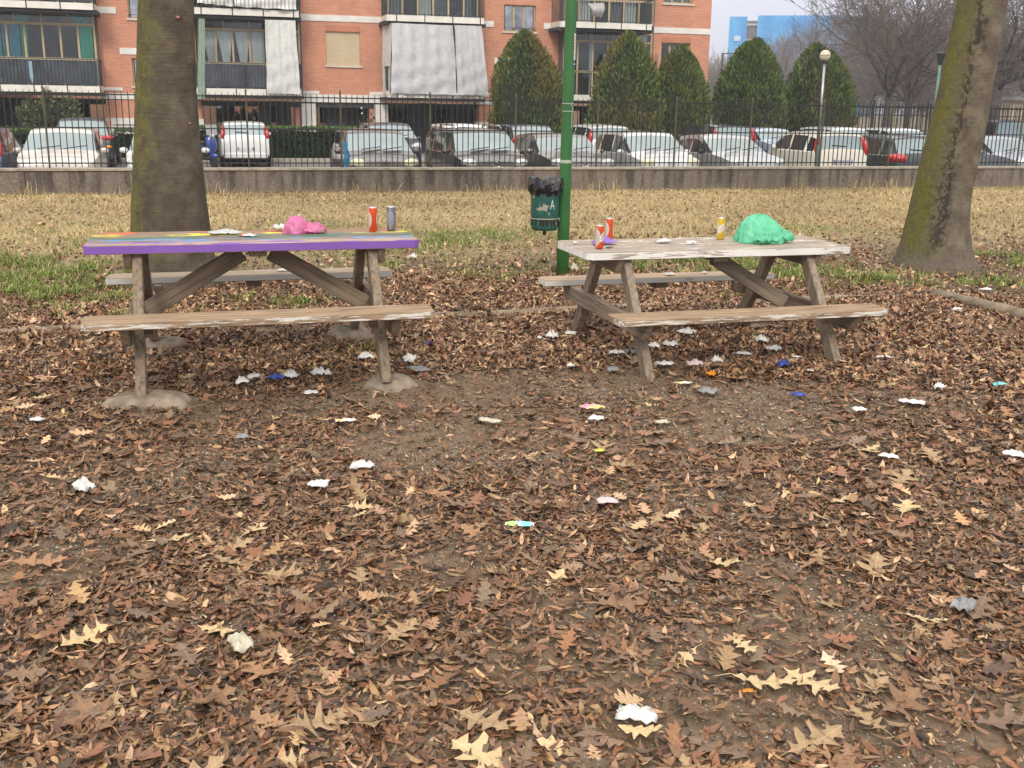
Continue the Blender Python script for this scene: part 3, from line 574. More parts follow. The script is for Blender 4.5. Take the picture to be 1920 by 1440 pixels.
can(1.125, 6.57, TA, greyc, 'dark grey slim can near the right end of the rainbow table', 1.2)
can(2.428, 6.345, TB, orange, 'orange slim can with tilted oval emblem at the front left of the white table', .45, whitep, 'SODA')
can(2.655, 6.76, TB+.0, orange, 'orange slim can behind the purple bag on the white table', 0.15)
can(3.452, 6.68, TB, yellow, 'yellow slim can standing left of the green bag', -.25, whitep, 'SODA', wordcol=pm('red_print', (.45, .03, .05), None, 20, .5, bs=0))
def crumple(name, w, l, h, m, loc, rz, seed, label, cat, n=9, group=None, rag=.11, puff=0.):
    """a crumpled sheet of paper or film lying where loc says"""
    q = np.random.default_rng(seed); u, v = np.meshgrid(np.linspace(-1, 1, n), np.linspace(-1, 1, n)); th_ = np.arctan2(v, u)
    edge = 1+rag*(np.sin(3*th_+seed)+.6*np.sin(5*th_+2*seed)+.5*np.sin(9*th_+seed*.7)); fo_ = np.maximum(np.abs(u), np.abs(v))
    sc = np.where(fo_ > .01, (.72+.28*fo_/np.maximum(np.hypot(u, v), .01)), 1)*edge
    z = q.uniform(0, 1, (n, n))*.55+.45*np.abs(np.sin(u*q.uniform(2, 5)+v*q.uniform(2, 5)+seed)); z = z*(1-.55*fo_**2)+puff*(1-np.clip(fo_, 0, 1)**2)
    x = u*sc*w/2+q.normal(0, .018, (n, n))*w; y = v*sc*l/2+q.normal(0, .018, (n, n))*l
    V = np.stack([x, y, z*h+.003], -1).reshape(-1, 3); f = [(j*n+i, j*n+i+1, (j+1)*n+i+1, (j+1)*n+i) for j in range(n-1) for i in range(n-1)]
    o = MB().add(V.tolist(), f).build(name, m, loc=loc, smooth=True); o.rotation_euler = (0, 0, rz); so = o.modifiers.new('thick', 'SOLIDIFY'); so.thickness = .0012
    return tag(o, label, cat, group)
tissue = sheet_mat('tissue', (.76, .75, .73), .12, .8, 30, .3, .92, .1); film = sheet_mat('white_film', (.74, .75, .74), .35, .35, 16, .4, .9)
def bag(name, loc, rx, ry, h, m, rz, seed, label, folds=9, spread=.18, n=64, k=26, lop=0.):
    """a bag slumped in a heap: a dome whose skin is gathered in folds towards its foot"""
    q = random.Random(seed); v = []; ph = [q.uniform(0, 6.3) for _ in range(8)]
    for j in range(k+1):
        t = j/k; e = math.pi/2*t**.9                       # t=0 top, 1 foot
        for i in range(n):
            a = 2*math.pi*i/n; r = math.sin(e)**.8; am = spread*t**2.2
            f = 1+am*(.5*math.sin(folds*a+ph[0]+2*t)+.35*math.sin((folds+4)*a+ph[1]-3*t)+.25*math.sin(3*a+ph[2]))+.05*math.sin(2*a+ph[3]+4*t)+.05*t*math.sin(5*a+6*t+ph[4])
            cr = .04*math.sin(11*a+9*t+ph[5])*math.sin(7*t*math.pi+ph[6])*t
            rg1 = 1-abs(2*float(vn(np.array([a*n/6.283*.16+seed*5]), np.array([t*5]), 1., seed)[0])-1); rg2 = 1-abs(2*float(vn(np.array([math.cos(a)*3+9]), np.array([math.sin(a)*3+t*6]), 1., seed+3)[0])-1)
            f += .09*(rg1-.5)*t+.08*(rg2-.5)*(.25+t)+.05*(1-abs(2*float(vn(np.array([math.cos(a)*7+20+t*2]), np.array([math.sin(a)*7+t*9]), 1., seed+5)[0])-1)-.5); z = h*(max(math.cos(e), 0)**1.05)*(1-.18*math.cos(a)*t)*(1+.10*math.sin(2*a+ph[7])*math.sin(e)+cr+.16*(rg2-.5)*(1-.3*t))+(.012*math.sin(folds*a*1.0+ph[1])*t if t > .7 and t < 1 else 0)
            v.append((rx*r*f+0 if False else rx*r*f*math.cos(a)+lop*rx*(1-t), ry*r*f*math.sin(a), max(z, .003)))
    f = [(j*n+i, (j+1)*n+i, (j+1)*n+(i+1) % n, j*n+(i+1) % n) for j in range(k) for i in range(n)]
    o = MB().add(v, f).build(name, m, loc=loc, smooth=True); o.rotation_euler = (0, 0, rz); return tag(o, label, 'plastic bag')
gb = sheet_mat('green_film', (.26, .88, .58), .5, .22, 22, .9, .82, .7); pk = sheet_mat('pink_film', (.95, .32, .60), .5, .22, 26, .9, .82, .7); lil = sheet_mat('lilac_film', (.46, .28, .82), .35, .35, 14, .4, .75)
g = bag('plastic_bag', (3.665, 6.50, TB), .168, .125, .178, gb, -.25, 4, 'bright green plastic bag slumped on the right half of the white table', 8, .2, lop=-.05)
# loose knotted end of the bag hanging forward
crumple('bag_flap', .17, .13, .085, gb, (.0, -.10, 0.0), .2, 21, None, None, 11, puff=.25).parent = g; 
fl = crumple('bag_flap', .17, .15, .10, gb, (.115, -.02, 0.0), .3, 22, None, None, 11, puff=.35); fl.parent = g
p_ = bag('plastic_bag', (.545, 6.53, TA), .082, .062, .100, pk, .3, 9, 'pink plastic bag crumpled on the middle of the rainbow table', 5, .25, 30, 14)
fl = crumple('bag_mouth', .15, .10, .055, pk, (.085, -.045, 0), -.25, 31, None, None, 11, puff=.5); fl.parent = p_
fl = crumple('bag_knot', .05, .05, .085, film, (.03, .03, .03), 0, 33, None, None, 7); fl.parent = p_
crumple('plastic_bag', .16, .09, .04, lil, (2.54, 6.56, TB), .1, 41, 'small lilac plastic bag beside the orange cans on the white table', 'plastic bag', 11, puff=.4)
crumple('plastic_sheet', .19, .13, .03, film, (.125, 6.56, TA), .15, 42, 'white plastic film lying flat on the rainbow table', 'plastic film', 11, puff=.2)
crumple('snack_wrapper', .10, .05, .022, pm('red_white_wrap', (.78, .76, .73), (.55, .10, .07), 18, .4, lo=.42, hi=.5), (.245, 6.42, TA), -.3, 43, 'red and white wrapper on the rainbow table beside the white film', 'wrapper')
crumple('tissue', .08, .06, .05, tissue, (.455, 6.70, TA), .4, 44, 'white tissue left of the pink bag', 'tissue')
crumple('tissue', .12, .05, .035, tissue, (2.975, 6.56, TB), .3, 45, 'long crumpled tissue in the middle of the white table', 'tissue')
crumple('tissue', .09, .04, .032, tissue, (3.13, 6.46, TB), .1, 46, 'shorter crumpled tissue nearer the yellow can on the white table', 'tissue')
crumple('paper_scrap', .05, .035, .006, pm('black_paper', (.03, .03, .035), None, 20, .6), (2.51, 6.385, TB), .3, 47, 'small black scrap right of the front orange can', 'scrap')
crumple('tissue', .03, .03, .02, tissue, (2.36, 6.62, TB), .3, 48, 'tiny white scrap at the left end of the white table', 'tissue')
crumple('tissue', .075, .045, .025, tissue, (.494, 7.18, .0906+.414), .1, 49, 'tissue on the rear bench of the rainbow table', 'tissue')
crumple('tissue', .075, .05, .03, tissue, (3.32, 7.18, -.0231+.414), .1, 50, 'tissue at the middle of the rear bench of the white table', 'tissue')
crumple('tissue', .05, .04, .025, tissue, (3.62, 7.22, -.0231+.414), .8, 51, 'smaller tissue farther right on the rear bench of the white table', 'tissue')
# ------------------------------------------------------------------ litter on the ground
blue_f = sheet_mat('blue_film', (.08, .13, .52), .2, .3, 18, .4, .6); teal = pm('teal_wrap', (.30, .75, .72), (.12, .55, .60), 9, .35, bs=.3); orf = sheet_mat('orange_peel', (.85, .33, .03), .2, .5, 18, .4, .75)
clear = sheet_mat('clear_film', (.62, .62, .62), .55, .2, 20, .5, .75); yw = pm('yellow_white_wrap', (.80, .76, .66), (.75, .50, .10), 22, .4, lo=.40, hi=.46); pkw = pm('pink_yellow_wrap', (.75, .62, .20), (.62, .28, .42), 14, .4, lo=.45, hi=.52)
cream = sheet_mat('cream_paper', (.70, .66, .52), .2, .7, 20, .4, .85, .15); pinkt = sheet_mat('pink_tissue', (.84, .70, .70), .3, .8, 12, .3, .88, .1)
LIT = [ # x, y, width, length, height, material, heading, name, category, label
 (.164, 6.09, .075, .06, .045, tissue, .3, 'tissue', 'tissue', 'round crumpled tissue left of the blue wrapper under the rainbow table'),
 (.232, 6.20, .08, .05, .035, tissue, 1.0, 'tissue', 'tissue', 'thin crumpled tissue lying behind the round one under the rainbow table'),
 (.362, 6.18, .10, .06, .03, blue_f, .2, 'wrapper', 'wrapper', 'pale blue wrapper under the rainbow table touching a white tissue'),
 (.447, 6.19, .085, .06, .045, tissue, .1, 'tissue', 'tissue', 'tissue right of the pale blue wrapper under the rainbow table'),
 (.625, 6.21, .13, .06, .055, tissue, -.4, 'tissue', 'tissue', 'large torn tissue with a raised tip under the rainbow table'),
 (.526, 5.82, .08, .055, .015, tissue, .2, 'paper_piece', 'paper', 'flat white paper piece in front of the torn tissue'),
 (.945, 6.56, .10, .055, .05, tissue, .5, 'tissue', 'tissue', 'tissue on the ground left of the front right leg of the rainbow table'),
 (1.205, 6.42, .09, .07, .055, tissue, 1.5, 'tissue', 'tissue', 'upright crumpled tissue right of the front right leg of the rainbow table'),
 (1.215, 6.18, .12, .11, .03, clear, .7, 'plastic_shred', 'plastic film', 'shredded whitish film beside the round concrete disc'),
 (-.865, 5.57, .07, .04, .02, tissue, .1, 'paper_scrap', 'scrap', 'small white scrap at the far left in front of the rainbow table'),
 (.641, 5.21, .10, .03, .018, yw, .2, 'wrapper', 'wrapper', 'small white and yellow wrapper on bare soil in front of the rainbow table'),
 (.124, 5.08, .06, .05, .02, clear, .2, 'paper_scrap', 'scrap', 'dull whitish scrap below the pair of tissues, on bare soil'),
 (-.541, 4.47, .07, .085, .055, tissue, .9, 'tissue', 'tissue', 'white tissue standing in dark leaves at the left edge'),
 (.619, 4.465, .11, .05, .04, tissue, .4, 'tissue', 'tissue', 'tissue beside a mauve oak leaf, behind the round one'),
 (.408, 4.31, .085, .07, .02, tissue, .1, 'tissue', 'tissue', 'round flattened tissue on the leaves left of centre'),
 (1.352, 5.03, .12, .05, .015, cream, -.6, 'paper_piece', 'paper', 'white pointed paper strip lying alone between the tables'),
 (2.129, 11.07, .07, .07, .06, tissue, .3, 'paper_ball', 'paper', 'white paper ball in the grass right of the rainbow table'),
 (.037, 2.98, .065, .09, .045, cream, .5, 'paper_piece', 'paper', 'cream folded paper beside an orange oak leaf in the foreground'),
 (1.526, 3.80, .085, .06, .015, pinkt, .1, 'tissue', 'tissue', 'pinkish tissue lying flat right of the turquoise wrapper'),
 (1.048, 2.33, .105, .06, .035, tissue, -.1, 'tissue', 'tissue', 'large white tissue with two wings in the foreground'),
 (2.336, 2.64, .065, .09, .045, clear, 2.4, 'plastic_cup_piece', 'plastic film', 'crushed clear plastic piece in the right foreground'),
 (3.716, 4.80, .14, .06, .02, tissue, -.35, 'paper_strip', 'paper', 'curved white paper strip on the soil at right'),
 (4.049, 5.0, .055, .05, .05, tissue, .6, 'tissue', 'tissue', 'small peaked white tissue beside a tan leaf at right'),
 (3.33, 4.72, .075, .05, .02, tissue, .1, 'paper_scrap', 'scrap', 'white scrap left of the curved paper strip'),
 (3.019, 4.02, .09, .04, .02, tissue, -.4, 'paper_scrap', 'scrap', 'thin white scrap among leaves near a pale oak leaf at right'),
 (4.465, 5.0, .09, .04, .02, teal, .3, 'wrapper', 'wrapper', 'small turquoise and yellow wrapper at the far right'),
 (3.60, 3.87, .10, .05, .03, tissue, -.6, 'tissue', 'tissue', 'white tissue cut by the right edge of the picture'),
 (2.309, 6.90, .085, .07, .055, tissue, .6, 'tissue', 'tissue', 'bunched tissue left of the rear left leg of the white table'),
 (2.475, 6.98, .085, .05, .03, tissue, .1, 'tissue', 'tissue', 'pointed tissue in front of the rear left leg of the white table'),
 (2.214, 6.88, .04, .04, .03, tissue, .1, 'tissue', 'tissue', 'small white scrap left of the bunched tissue by the white table'),
 (2.57, 6.335, .11, .05, .03, tissue, .05, 'tissue', 'tissue', 'long tissue left of the front left leg of the white table'),
 (2.672, 6.36, .09, .06, .025, clear, -.3, 'plastic_piece', 'plastic film', 'crumpled grey film touching the front left leg of the white table'),
 (2.883, 6.44, .085, .04, .04, tissue, -.3, 'tissue', 'tissue', 'bow shaped tissue just right of the front left leg of the white table'),
 (2.997, 6.43, .10, .06, .05, tissue, -.7, 'tissue', 'tissue', 'peaked tissue second to the right of the front left leg of the white table'),
 (3.271, 6.74, .13, .07, .05, tissue, 0., 'tissue', 'tissue', 'broad white tissue under the middle of the white table'),
 (2.765, 5.99, .12, .05, .03, tissue, -.1, 'paper_piece', 'paper', 'torn triangular paper in front of the left leg of the white table'),
 (2.932, 5.905, .13, .05, .04, pinkt, .25, 'tissue', 'tissue', 'folded greyish tissue in front of the white table left of the small ball'),
 (3.095, 5.93, .07, .05, .05, tissue, .1, 'tissue', 'tissue', 'small balled tissue right of the folded greyish one'),
 (2.92, 5.65, .06, .05, .035, orf, -.5, 'orange_peel', 'peel', 'bright orange peel on the ground in front of the white table'),
 (3.36, 6.08, .12, .05, .02, tissue, -.2, 'paper_napkin', 'paper', 'flat rectangular napkin under the right half of the white table'),
 (3.665, 6.385, .10, .06, .06, tissue, -.9, 'tissue', 'tissue', 'upper one of two joined tissues near the right leg of the white table'),
 (3.622, 6.15, .12, .06, .045, tissue, .2, 'tissue', 'tissue', 'lower one of two joined tissues near the right leg of the white table'),
 (3.652, 5.95, .12, .03, .012, tissue, 0., 'paper_strip', 'paper', 'thin white paper strip above the dark blue wrapper'),
 (3.444, 5.72, .075, .06, .05, blue_f, .3, 'wrapper', 'wrapper', 'dark blue crumpled wrapper in front of the white table'),
 (3.571, 5.58, .055, .06, .01, tissue, -.5, 'card', 'card', 'small white card right of the dark blue wrapper'),
 (3.168, 5.07, .085, .04, .025, blue_f, -.3, 'wrapper', 'wrapper', 'flat blue wrapper on bare soil, nearest of the blue ones on the right'),
 (2.725, 5.31, .11, .07, .03, clear, -.5, 'plastic_shred', 'plastic film', 'clear crinkled film below the orange peel'),
 (2.672, 5.52, .10, .03, .012, yw, .1, 'wrapper', 'wrapper', 'white strip with an orange tip below the folded tissue'),
 (1.947, 5.11, .13, .045, .025, pkw, .05, 'wrapper', 'wrapper', 'pink and yellow wrapper on the trodden soil between the tables'),
 (2.14, 6.03, .045, .04, .03, tissue, .3, 'tissue', 'tissue', 'small white scrap alone to the left of the white table'),
 (4.245, 5.81, .11, .03, .015, tissue, -.1, 'paper_strip', 'paper', 'thin white strip right of the right leg of the white table'),
 (2.377, 5.91, .07, .06, .03, clear, .3, 'plastic_piece', 'plastic film', 'dull film scrap left of the foot of the white table'),
 (1.90, 4.92, .08, .045, .025, tissue, .1, 'paper_scrap', 'scrap', 'white scrap just below the pink and yellow wrapper'),
 (2.212, 4.79, .07, .03, .02, cream, -.2, 'paper_scrap', 'scrap', 'cream scrap right of centre on bare soil'),
 (1.72, 4.40, .05, .025, .012, pm('lime_wrap', (.62, .72, .06), None, 9, .4), .1, 'wrapper', 'wrapper', 'tiny lime yellow scrap beside curled tan leaves'),
 (1.414, 6.85, .05, .045, .04, sheet_mat('purple_film', (.16, .08, .25), .2, .3, 20, .4, .7), .2, 'wrapper', 'wrapper', 'dark purple scrap between the tables near the kerb'),
 (3.47, 9.75, .08, .06, .09, cream, .2, 'tissue', 'tissue', 'cream tissue at the foot of the green pole'),
 (1.396, 2.36, .035, .014, .008, orf, .1, 'cigarette_filter', 'cigarette end', 'orange cigarette filter in the right foreground'),
 (5.95, 7.25, .09, .05, .03, tissue, .5, 'tissue', 'tissue', 'white tissue near the corner of the kerb at right'),
 (6.9, 8.05, .12, .05, .03, tissue, .2, 'tissue', 'tissue', 'white tissue beyond the kerb at the far right')]
for i, (x, y, w, l, h, m_, rz, nm, cat, lab) in enumerate(LIT):
    crumple(nm, w*1.0, l*1.1, h*1.25, m_, (x, y, gz(x, y)+.024), rz-YAW, 60+i, lab, cat, 8 if w > .05 else 6)
# turquoise snack pack
sp_ = empty('snack_pack', 'turquoise and lime flattened snack pack in the middle foreground', 'wrapper', (1.121, 3.69, gz(1.121, 3.69)+.018), -YAW-.04)
q = np.random.default_rng(5); n = 13; u, v = np.meshgrid(np.linspace(-1, 1, n), np.linspace(-1, 1, 7)); V = np.stack([u*.058+0*v, v*.019*(1-.25*(np.abs(u) > .9)), .011*(1-v*v)*(1-u**6)+q.uniform(0, .002, u.shape)+.002], -1).reshape(-1, 3)
m, t, p = newmat('snack_print'); vv = coords(t); sx = nd(t, 'ShaderNodeSeparateXYZ'); lk(t, vv, sx.inputs[0]); nn = noise(t, vv, 60, 3)
c = ramp(t, mth(t, 'ADD', mth(t, 'MULTIPLY', mth(t, 'ADD', sx.outputs[0], .058), 8.6), mth(t, 'MULTIPLY', mth(t, 'SUBTRACT', nn, .5), .25)), [(.02, (.75, .78, .72)), (.12, (.40, .66, .18)), (.38, (.42, .70, .25)), (.45, (.55, .78, .78)), (.60, (.22, .68, .68)), (.86, (.20, .66, .74)), (.95, (.8, .85, .85))])
lk(t, c, p.inputs['Base Color']); p.inputs['Roughness'].default_value = .3
MB().add(V.tolist(), [(j*n+i, j*n+i+1, (j+1)*n+i+1, (j+1)*n+i) for j in range(6) for i in range(n-1)]).build('pack', m, sp_, smooth=True)
MB().lathe([(.009, 0), (.009, .0015), (.0, .0015)], 16, c=(-.006, .003, .0135)).build('round_logo', pm('logo_white', (.75, .8, .85), None, 30, .4), sp_)
MB().lathe([(.0055, 0), (.0055, .001), (.0, .001)], 12, c=(-.006, .003, .0151)).build('logo_dot', pm('logo_blue', (.05, .12, .4), None, 30, .4), sp_)

# ------------------------------------------------------------------ the two big trees in the park
def bark(name, moss, lichen=0., side=1., pale=1.):
    m, t, p = newmat(name); v = coords(t, (2.2, 2.2, 2.2)); st = coords(t, (3.5, 3.5, 46))
    n1 = noise(t, v, 2.2, 7, .62); n2 = noise(t, st, 1.6, 5, .6, .6); n3 = noise(t, coords(t, (14, 14, 9)), 2, 5, .65)
    c = ramp(t, n1, [(.28, tuple(x*pale for x in (.060, .047, .034))), (.5, tuple(x*pale for x in (.115, .092, .066))), (.72, tuple(x*pale for x in (.185, .155, .115)))])
    c = mixc(t, 1., c, ramp(t, n2, [(.28, .80), (.42, .98), (.7, 1.10)]), 'MULTIPLY')
    sx = nd(t, 'ShaderNodeSeparateXYZ'); lk(t, coords(t), sx.inputs[0])
    # moss follows one flank, breaking up with noise
    tcn = nd(t, 'ShaderNodeTexCoord'); sn = nd(t, 'ShaderNodeSeparateXYZ'); lk(t, tcn.outputs['Normal'], sn.inputs[0])
    fl = mth(t, 'MULTIPLY', sn.outputs[0], -side); mk = mth(t, 'ADD', mth(t, 'MULTIPLY', fl, .35), mth(t, 'MULTIPLY', n1, 1.1)); mk = mth(t, 'ADD', mk, mth(t, 'MULTIPLY', n3, .5))
    mk = mth(t, 'MULTIPLY', mth(t, 'SUBTRACT', mk, moss), 3.2, True)
    c = mixc(t, mth(t, 'MULTIPLY', mk, .85), c, ramp(t, n3, [(.3, (.060, .062, .012)), (.7, (.18, .175, .022))]))
    if lichen:
        # dark crusted channel down the left flank
        ch = mth(t, 'SUBTRACT', 1., mth(t, 'MULTIPLY', mth(t, 'ABSOLUTE', mth(t, 'ADD', sn.outputs[0], mth(t, 'ADD', .55, mth(t, 'MULTIPLY', mth(t, 'SUBTRACT', n1, .5), 1.2)))), 2.6), True)
        cr = mth(t, 'MULTIPLY', mth(t, 'GREATER_THAN', mth(t, 'ADD', n3, mth(t, 'MULTIPLY', ch, .13)), .585), ch); c = mixc(t, mth(t, 'MULTIPLY', cr, .85), c, (.028, .024, .018))
        base = mth(t, 'MULTIPLY', mth(t, 'SUBTRACT', .42, mth(t, 'ADD', sx.outputs[2], mth(t, 'MULTIPLY', n1, .25))), 6., True)
        c = mixc(t, mth(t, 'MULTIPLY', base, .8), c, ramp(t, n3, [(.3, (.085, .066, .05)), (.7, (.17, .138, .108))]))
    lk(t, c, p.inputs['Base Color']); p.inputs['Roughness'].default_value = .9; p.inputs['Specular IOR Level'].default_value = .2
    bump(t, p, mth(t, 'ADD', mth(t, 'MULTIPLY', n2, .5), mth(t, 'MULTIPLY', n3, .9)), .7, .02); return m
def grow(segs, p, d, L, r, depth, q, spread=.55, minr=.004, up_=.12, kids=(2, 4), crook=.22):
    """forked branches made of short straight pieces"""
    n = 4 if depth > 1 else 3; pts = [p]; rr = [r]
    for i in range(n):
        d = (d+Vector((q.gauss(0, crook), q.gauss(0, crook), q.gauss(0, crook)+up_))).normalized(); p = p+d*(L/n); pts.append(p); rr.append(max(r*(1-.42*(i+1)/n), minr))
    for i in range(n): segs.append((pts[i], pts[i+1], rr[i], rr[i+1]))
    if depth == 0: return
    for k in range(q.randint(*kids)):
        i = q.randint(1, n); b = (d+Vector((q.gauss(0, 1), q.gauss(0, 1), q.gauss(0, .6)))*spread).normalized()
        grow(segs, pts[i], b, L*q.uniform(.62, .85), max(rr[i]*q.uniform(.5, .72), minr), depth-1, q, spread, minr, up_, kids, crook)
    grow(segs, pts[-1], d, L*.8, rr[-1]*.9, depth-1, q, spread, minr, up_, kids, crook)
def seg_arrays(segs, n=3):
    A = np.array([s[0] for s in segs]); B = np.array([s[1] for s in segs]); ra = np.array([s[2] for s in segs]); rb = np.array([s[3] for s in segs])
    D = B-A; D /= np.linalg.norm(D, axis=1)[:, None]+1e-9; ref = np.where(np.abs(D[:, 2:3]) > .9, [[1., 0, 0]], [[0, 0, 1.]]); U = np.cross(D, ref); U /= np.linalg.norm(U, axis=1)[:, None]+1e-9; Wv = np.cross(D, U)
    a = np.arange(n)*2*math.pi/n; ring = np.cos(a)[None, :, None]*U[:, None, :]+np.sin(a)[None, :, None]*Wv[:, None, :]
    return np.concatenate([A[:, None]+ring*ra[:, None, None], B[:, None]+ring*rb[:, None, None]], 1), [(k, (k+1) % n, n+(k+1) % n, n+k) for k in range(n)]
def big_trunk(label, rows, m, seed, flare, lobes):
    t = empty('park_tree', label, 'tree', (rows[0][0], rows[0][1], 0), 0, None); bx, by = rows[0][0], rows[0][1]; n = 40; v = []; zs = []
    z = -.12
    while z < rows[-1][2]: zs.append(z); z += .05 if z < 1 else .11
    R = np.array(rows)
    for z in zs:
        cx, cy, r = (np.interp(z, R[:, 2], R[:, k]) for k in (0, 1, 3)); e = math.exp(-max(z, 0)/.16)
        for k in range(n):
            a = 2*math.pi*k/n; rb = sum(w*max(0, math.cos(a-c))**pw for c, w, pw in lobes)
            f = 1+flare*e*(.35+rb)+.04*rb*math.exp(-max(z, 0)/.5)+.018*math.sin(3*a+z*1.3+seed)+.012*math.sin(7*a+2.2*z)+.010*(vn(np.array([a*3+50]), np.array([z*6+seed]), 1., seed)[0]-.5)*2
            v.append((cx-bx+r*f*math.cos(a), cy-by+r*f*math.sin(a), z))
    f = [(i*n+k, i*n+(k+1) % n, (i+1)*n+(k+1) % n, (i+1)*n+k) for i in range(len(zs)-1) for k in range(n)]
    MB().add(v, f).build('trunk', m, t, smooth=True)
    top = Vector((rows[-1][0]-bx, rows[-1][1]-by, zs[-1]-.05)); q = random.Random(seed); r = rows[-1][3]
    for k in range(4):
        segs = []; a = k*1.57+q.uniform(-.3, .3); grow(segs, top, Vector((.5*math.cos(a), .5*math.sin(a), .8)).normalized(), 1.9, r*.62, 4, q, .55, .006, .06, (2, 3))
        P, F = seg_arrays(segs, 5); batch('limb', P, F, m, parent=t, smooth=True)
    return t
bk1 = bark('bark_olive', .90, 0, .9, .88); bk2 = bark('bark_mossy', 1.0, 1., 1.3, 1.2)
T1 = [(-.29, 9.86, -.2, .372), (-.29, 9.84, .08, .365), (-.282, 9.83, .27, .352), (-.275, 9.83, .5, .334), (-.275, 9.83, .74, .316), (-.256, 9.825, 1.19, .282), (-.236, 9.82, 1.64, .251), (-.189, 9.805, 2.42, .223), (-.12, 9.8, 3.6, .20), (-.1, 9.8, 5.2, .18)]
t1 = big_trunk('thick olive brown tree trunk behind the rainbow table, straight, with small pink knot scars', T1, bk1, 3, .16, [(3.6, .5, 3), (5.0, .6, 3), (.2, .5, 3), (2.2, .4, 3)])
T2 = [(7.44, 9.49, -.2, .36), (7.435, 9.49, .0, .36), (7.425, 9.497, .122, .345), (7.416, 9.501, .398, .318), (7.425, 9.498, .71, .292), (7.484, 9.482, 1.245, .281), (7.530, 9.469, 1.646, .266), (7.580, 9.455, 2.307, .243), (7.62, 9.448, 2.9, .235), (7.75, 9.43, 4.0, .23), (7.9, 9.4, 5.2, .2)]
t2 = big_trunk('mossy tree trunk leaning right at the right side, with flared roots', T2, bk2, 8, .26, [(3.75, .75, 4), (4.75, .9, 6), (5.75, .9, 6), (.6, .4, 3), (2.2, .5, 3)])
scar = pm('fresh_scar', (.62, .25, .19), (.45, .16, .12), 40, .7)
def knot(parent, base, z, ang, size, rows):
    R = np.array(rows); cx, cy, r = (np.interp(z, R[:, 2], R[:, k]) for k in (0, 1, 3)); nx2, ny2 = math.sin(ang), -math.cos(ang)
    k = empty('knot', parent=None) if False else None
    o = MB().ball((0, 0, 0), (size, size*.35, size*.75), 10, 6).build('knot_rim', bk1, parent, smooth=True); o.location = (cx-base[0]+nx2*r*1.0, cy-base[1]+ny2*r*1.0, z); o.rotation_euler = (0, 0, ang)
    o2 = MB().ball((0, -size*.22, -size*.1), (size*.55, size*.25, size*.3), 10, 6).build('knot_scar', scar, o, smooth=True)
knot(t1, T1[0], 2.27, .42, .030, T1); knot(t1, T1[0], 1.42, .75, .026, T1); knot(t2, T2[0], 2.02, 1.05, .022, T2)

# ------------------------------------------------------------------ green pole with its litter bin
px, py = 3.352, 9.74
pg = pm('green_paint', (.038, .165, .04), (.024, .11, .028), 3, .4, bs=.08, stretch=(3, 3, .6), lo=.3, hi=.7); pole = empty('lamp_pole', 'tall green painted metal pole with a sticker, standing behind the white table', 'pole', (px, py, 0))
ztop = 6.; MB().tube([(0, 0, -.1), (.0, 0, .5), (.02, 0, 2.6), (.05, 0, ztop)], [.062, .058, .052, .045], 20).build('pole_shaft', pg, pole, smooth=True)
MB().lathe([(.0, .02), (.075, .02), (.075, .0), (.075, -.05)], 20).build('pole_foot', pg, pole)
MB().tube([(.05, 0, ztop), (.1, -.3, ztop+.25), (.15, -.9, ztop+.3)], .03, 10).build('lamp_arm', pg, pole); MB().ball((.16, -1.1, ztop+.28), (.13, .28, .07), 12, 6).build('lamp_head', alum, pole)
def ringat(x0, z0, z1, r, a0, a1, m, name, n=10, parent=pole):
    v = [(x0+r*math.sin(a0+(a1-a0)*k/n), -r*math.cos(a0+(a1-a0)*k/n), z) for z in (z0, z1) for k in range(n+1)]
    return MB().add(v, [(k, k+1, n+2+k, n+1+k) for k in range(n)]).build(name, m, parent, smooth=True)
st_ = ringat(.0157, 2.02, 2.255, .0555, .45, .95, whitep, 'sticker'); redink = pm('sticker_red', (.60, .10, .12), (.75, .5, .5), 60, .5, bs=0)
for k, ch in enumerate('MARCHE'[::-1]): pass
for k in range(7): ringat(.0157, 2.05+k*.028, 2.068+k*.028, .0560, .56, .82, redink, 'sticker_print', 4, st_)
ringat(.0157, 1.965, 2.0, .0555, .36, .92, pm('sticker_blue', (.02, .05, .22), None, 30, .5), 'sticker'); ringat(.0157, 1.978, 1.988, .0560, .40, .9, whitep, 'sticker')
tape = sheet_mat('tape_scrap', (.62, .68, .60), .3, .4, 40, .4)
for z0, z1 in ((1.555, 1.562), (1.625, 1.632)): ringat(.008, z0, z1, .0575, -1.5, 1.5, tape, 'tape')
MB().tube([(.02, -.060, 1.63), (.035, -.066, 1.59), (.03, -.065, 1.5), (.032, -.063, 1.40)], .003, 5).build('string', tape, pole)
ringat(.004, 1.08, 1.11, .0590, -1.5, 1.5, tape, 'tape')
bx_ = empty('litter_bin', 'dark green litter bin with a black bag, strapped to the green pole', 'litter bin', (px-.195, py+.0, .45), -.1)
m, t, p = newmat('bin_green'); v = coords(t); n1 = noise(t, v, 9, 5); n2 = noise(t, v, 20, 4); c = ramp(t, n2, [(.3, (.012, .070, .055)), (.7, (.022, .105, .08))]); c = mixc(t, ramp(t, n1, [(.60, 0.), (.62, .9)]), c, (.36, .33, .25)); c = mixc(t, ramp(t, noise(t, coords(t, loc=(4, 2, 1)), 6, 4), [(.56, 0.), (.60, .85)]), c, (.012, .014, .016))
lk(t, c, p.inputs['Base Color']); p.inputs['Roughness'].default_value = .4
MB().lathe([(0, 0), (.118, .0), (.130, .02), (.133, .05), (.136, .13), (.138, .40), (.13, .40), (.0, .38)], 32).build('bin_body', m, bx_, smooth=False)
sk = MB()
for k in range(22): a = 2*math.pi*k/22; sk.box(-.007, .007, -.0015, .0015, .045, .098, 0, Matrix.Rotation(a, 4, 'Z') @ Matrix.Translation((0, -.1345, 0)))
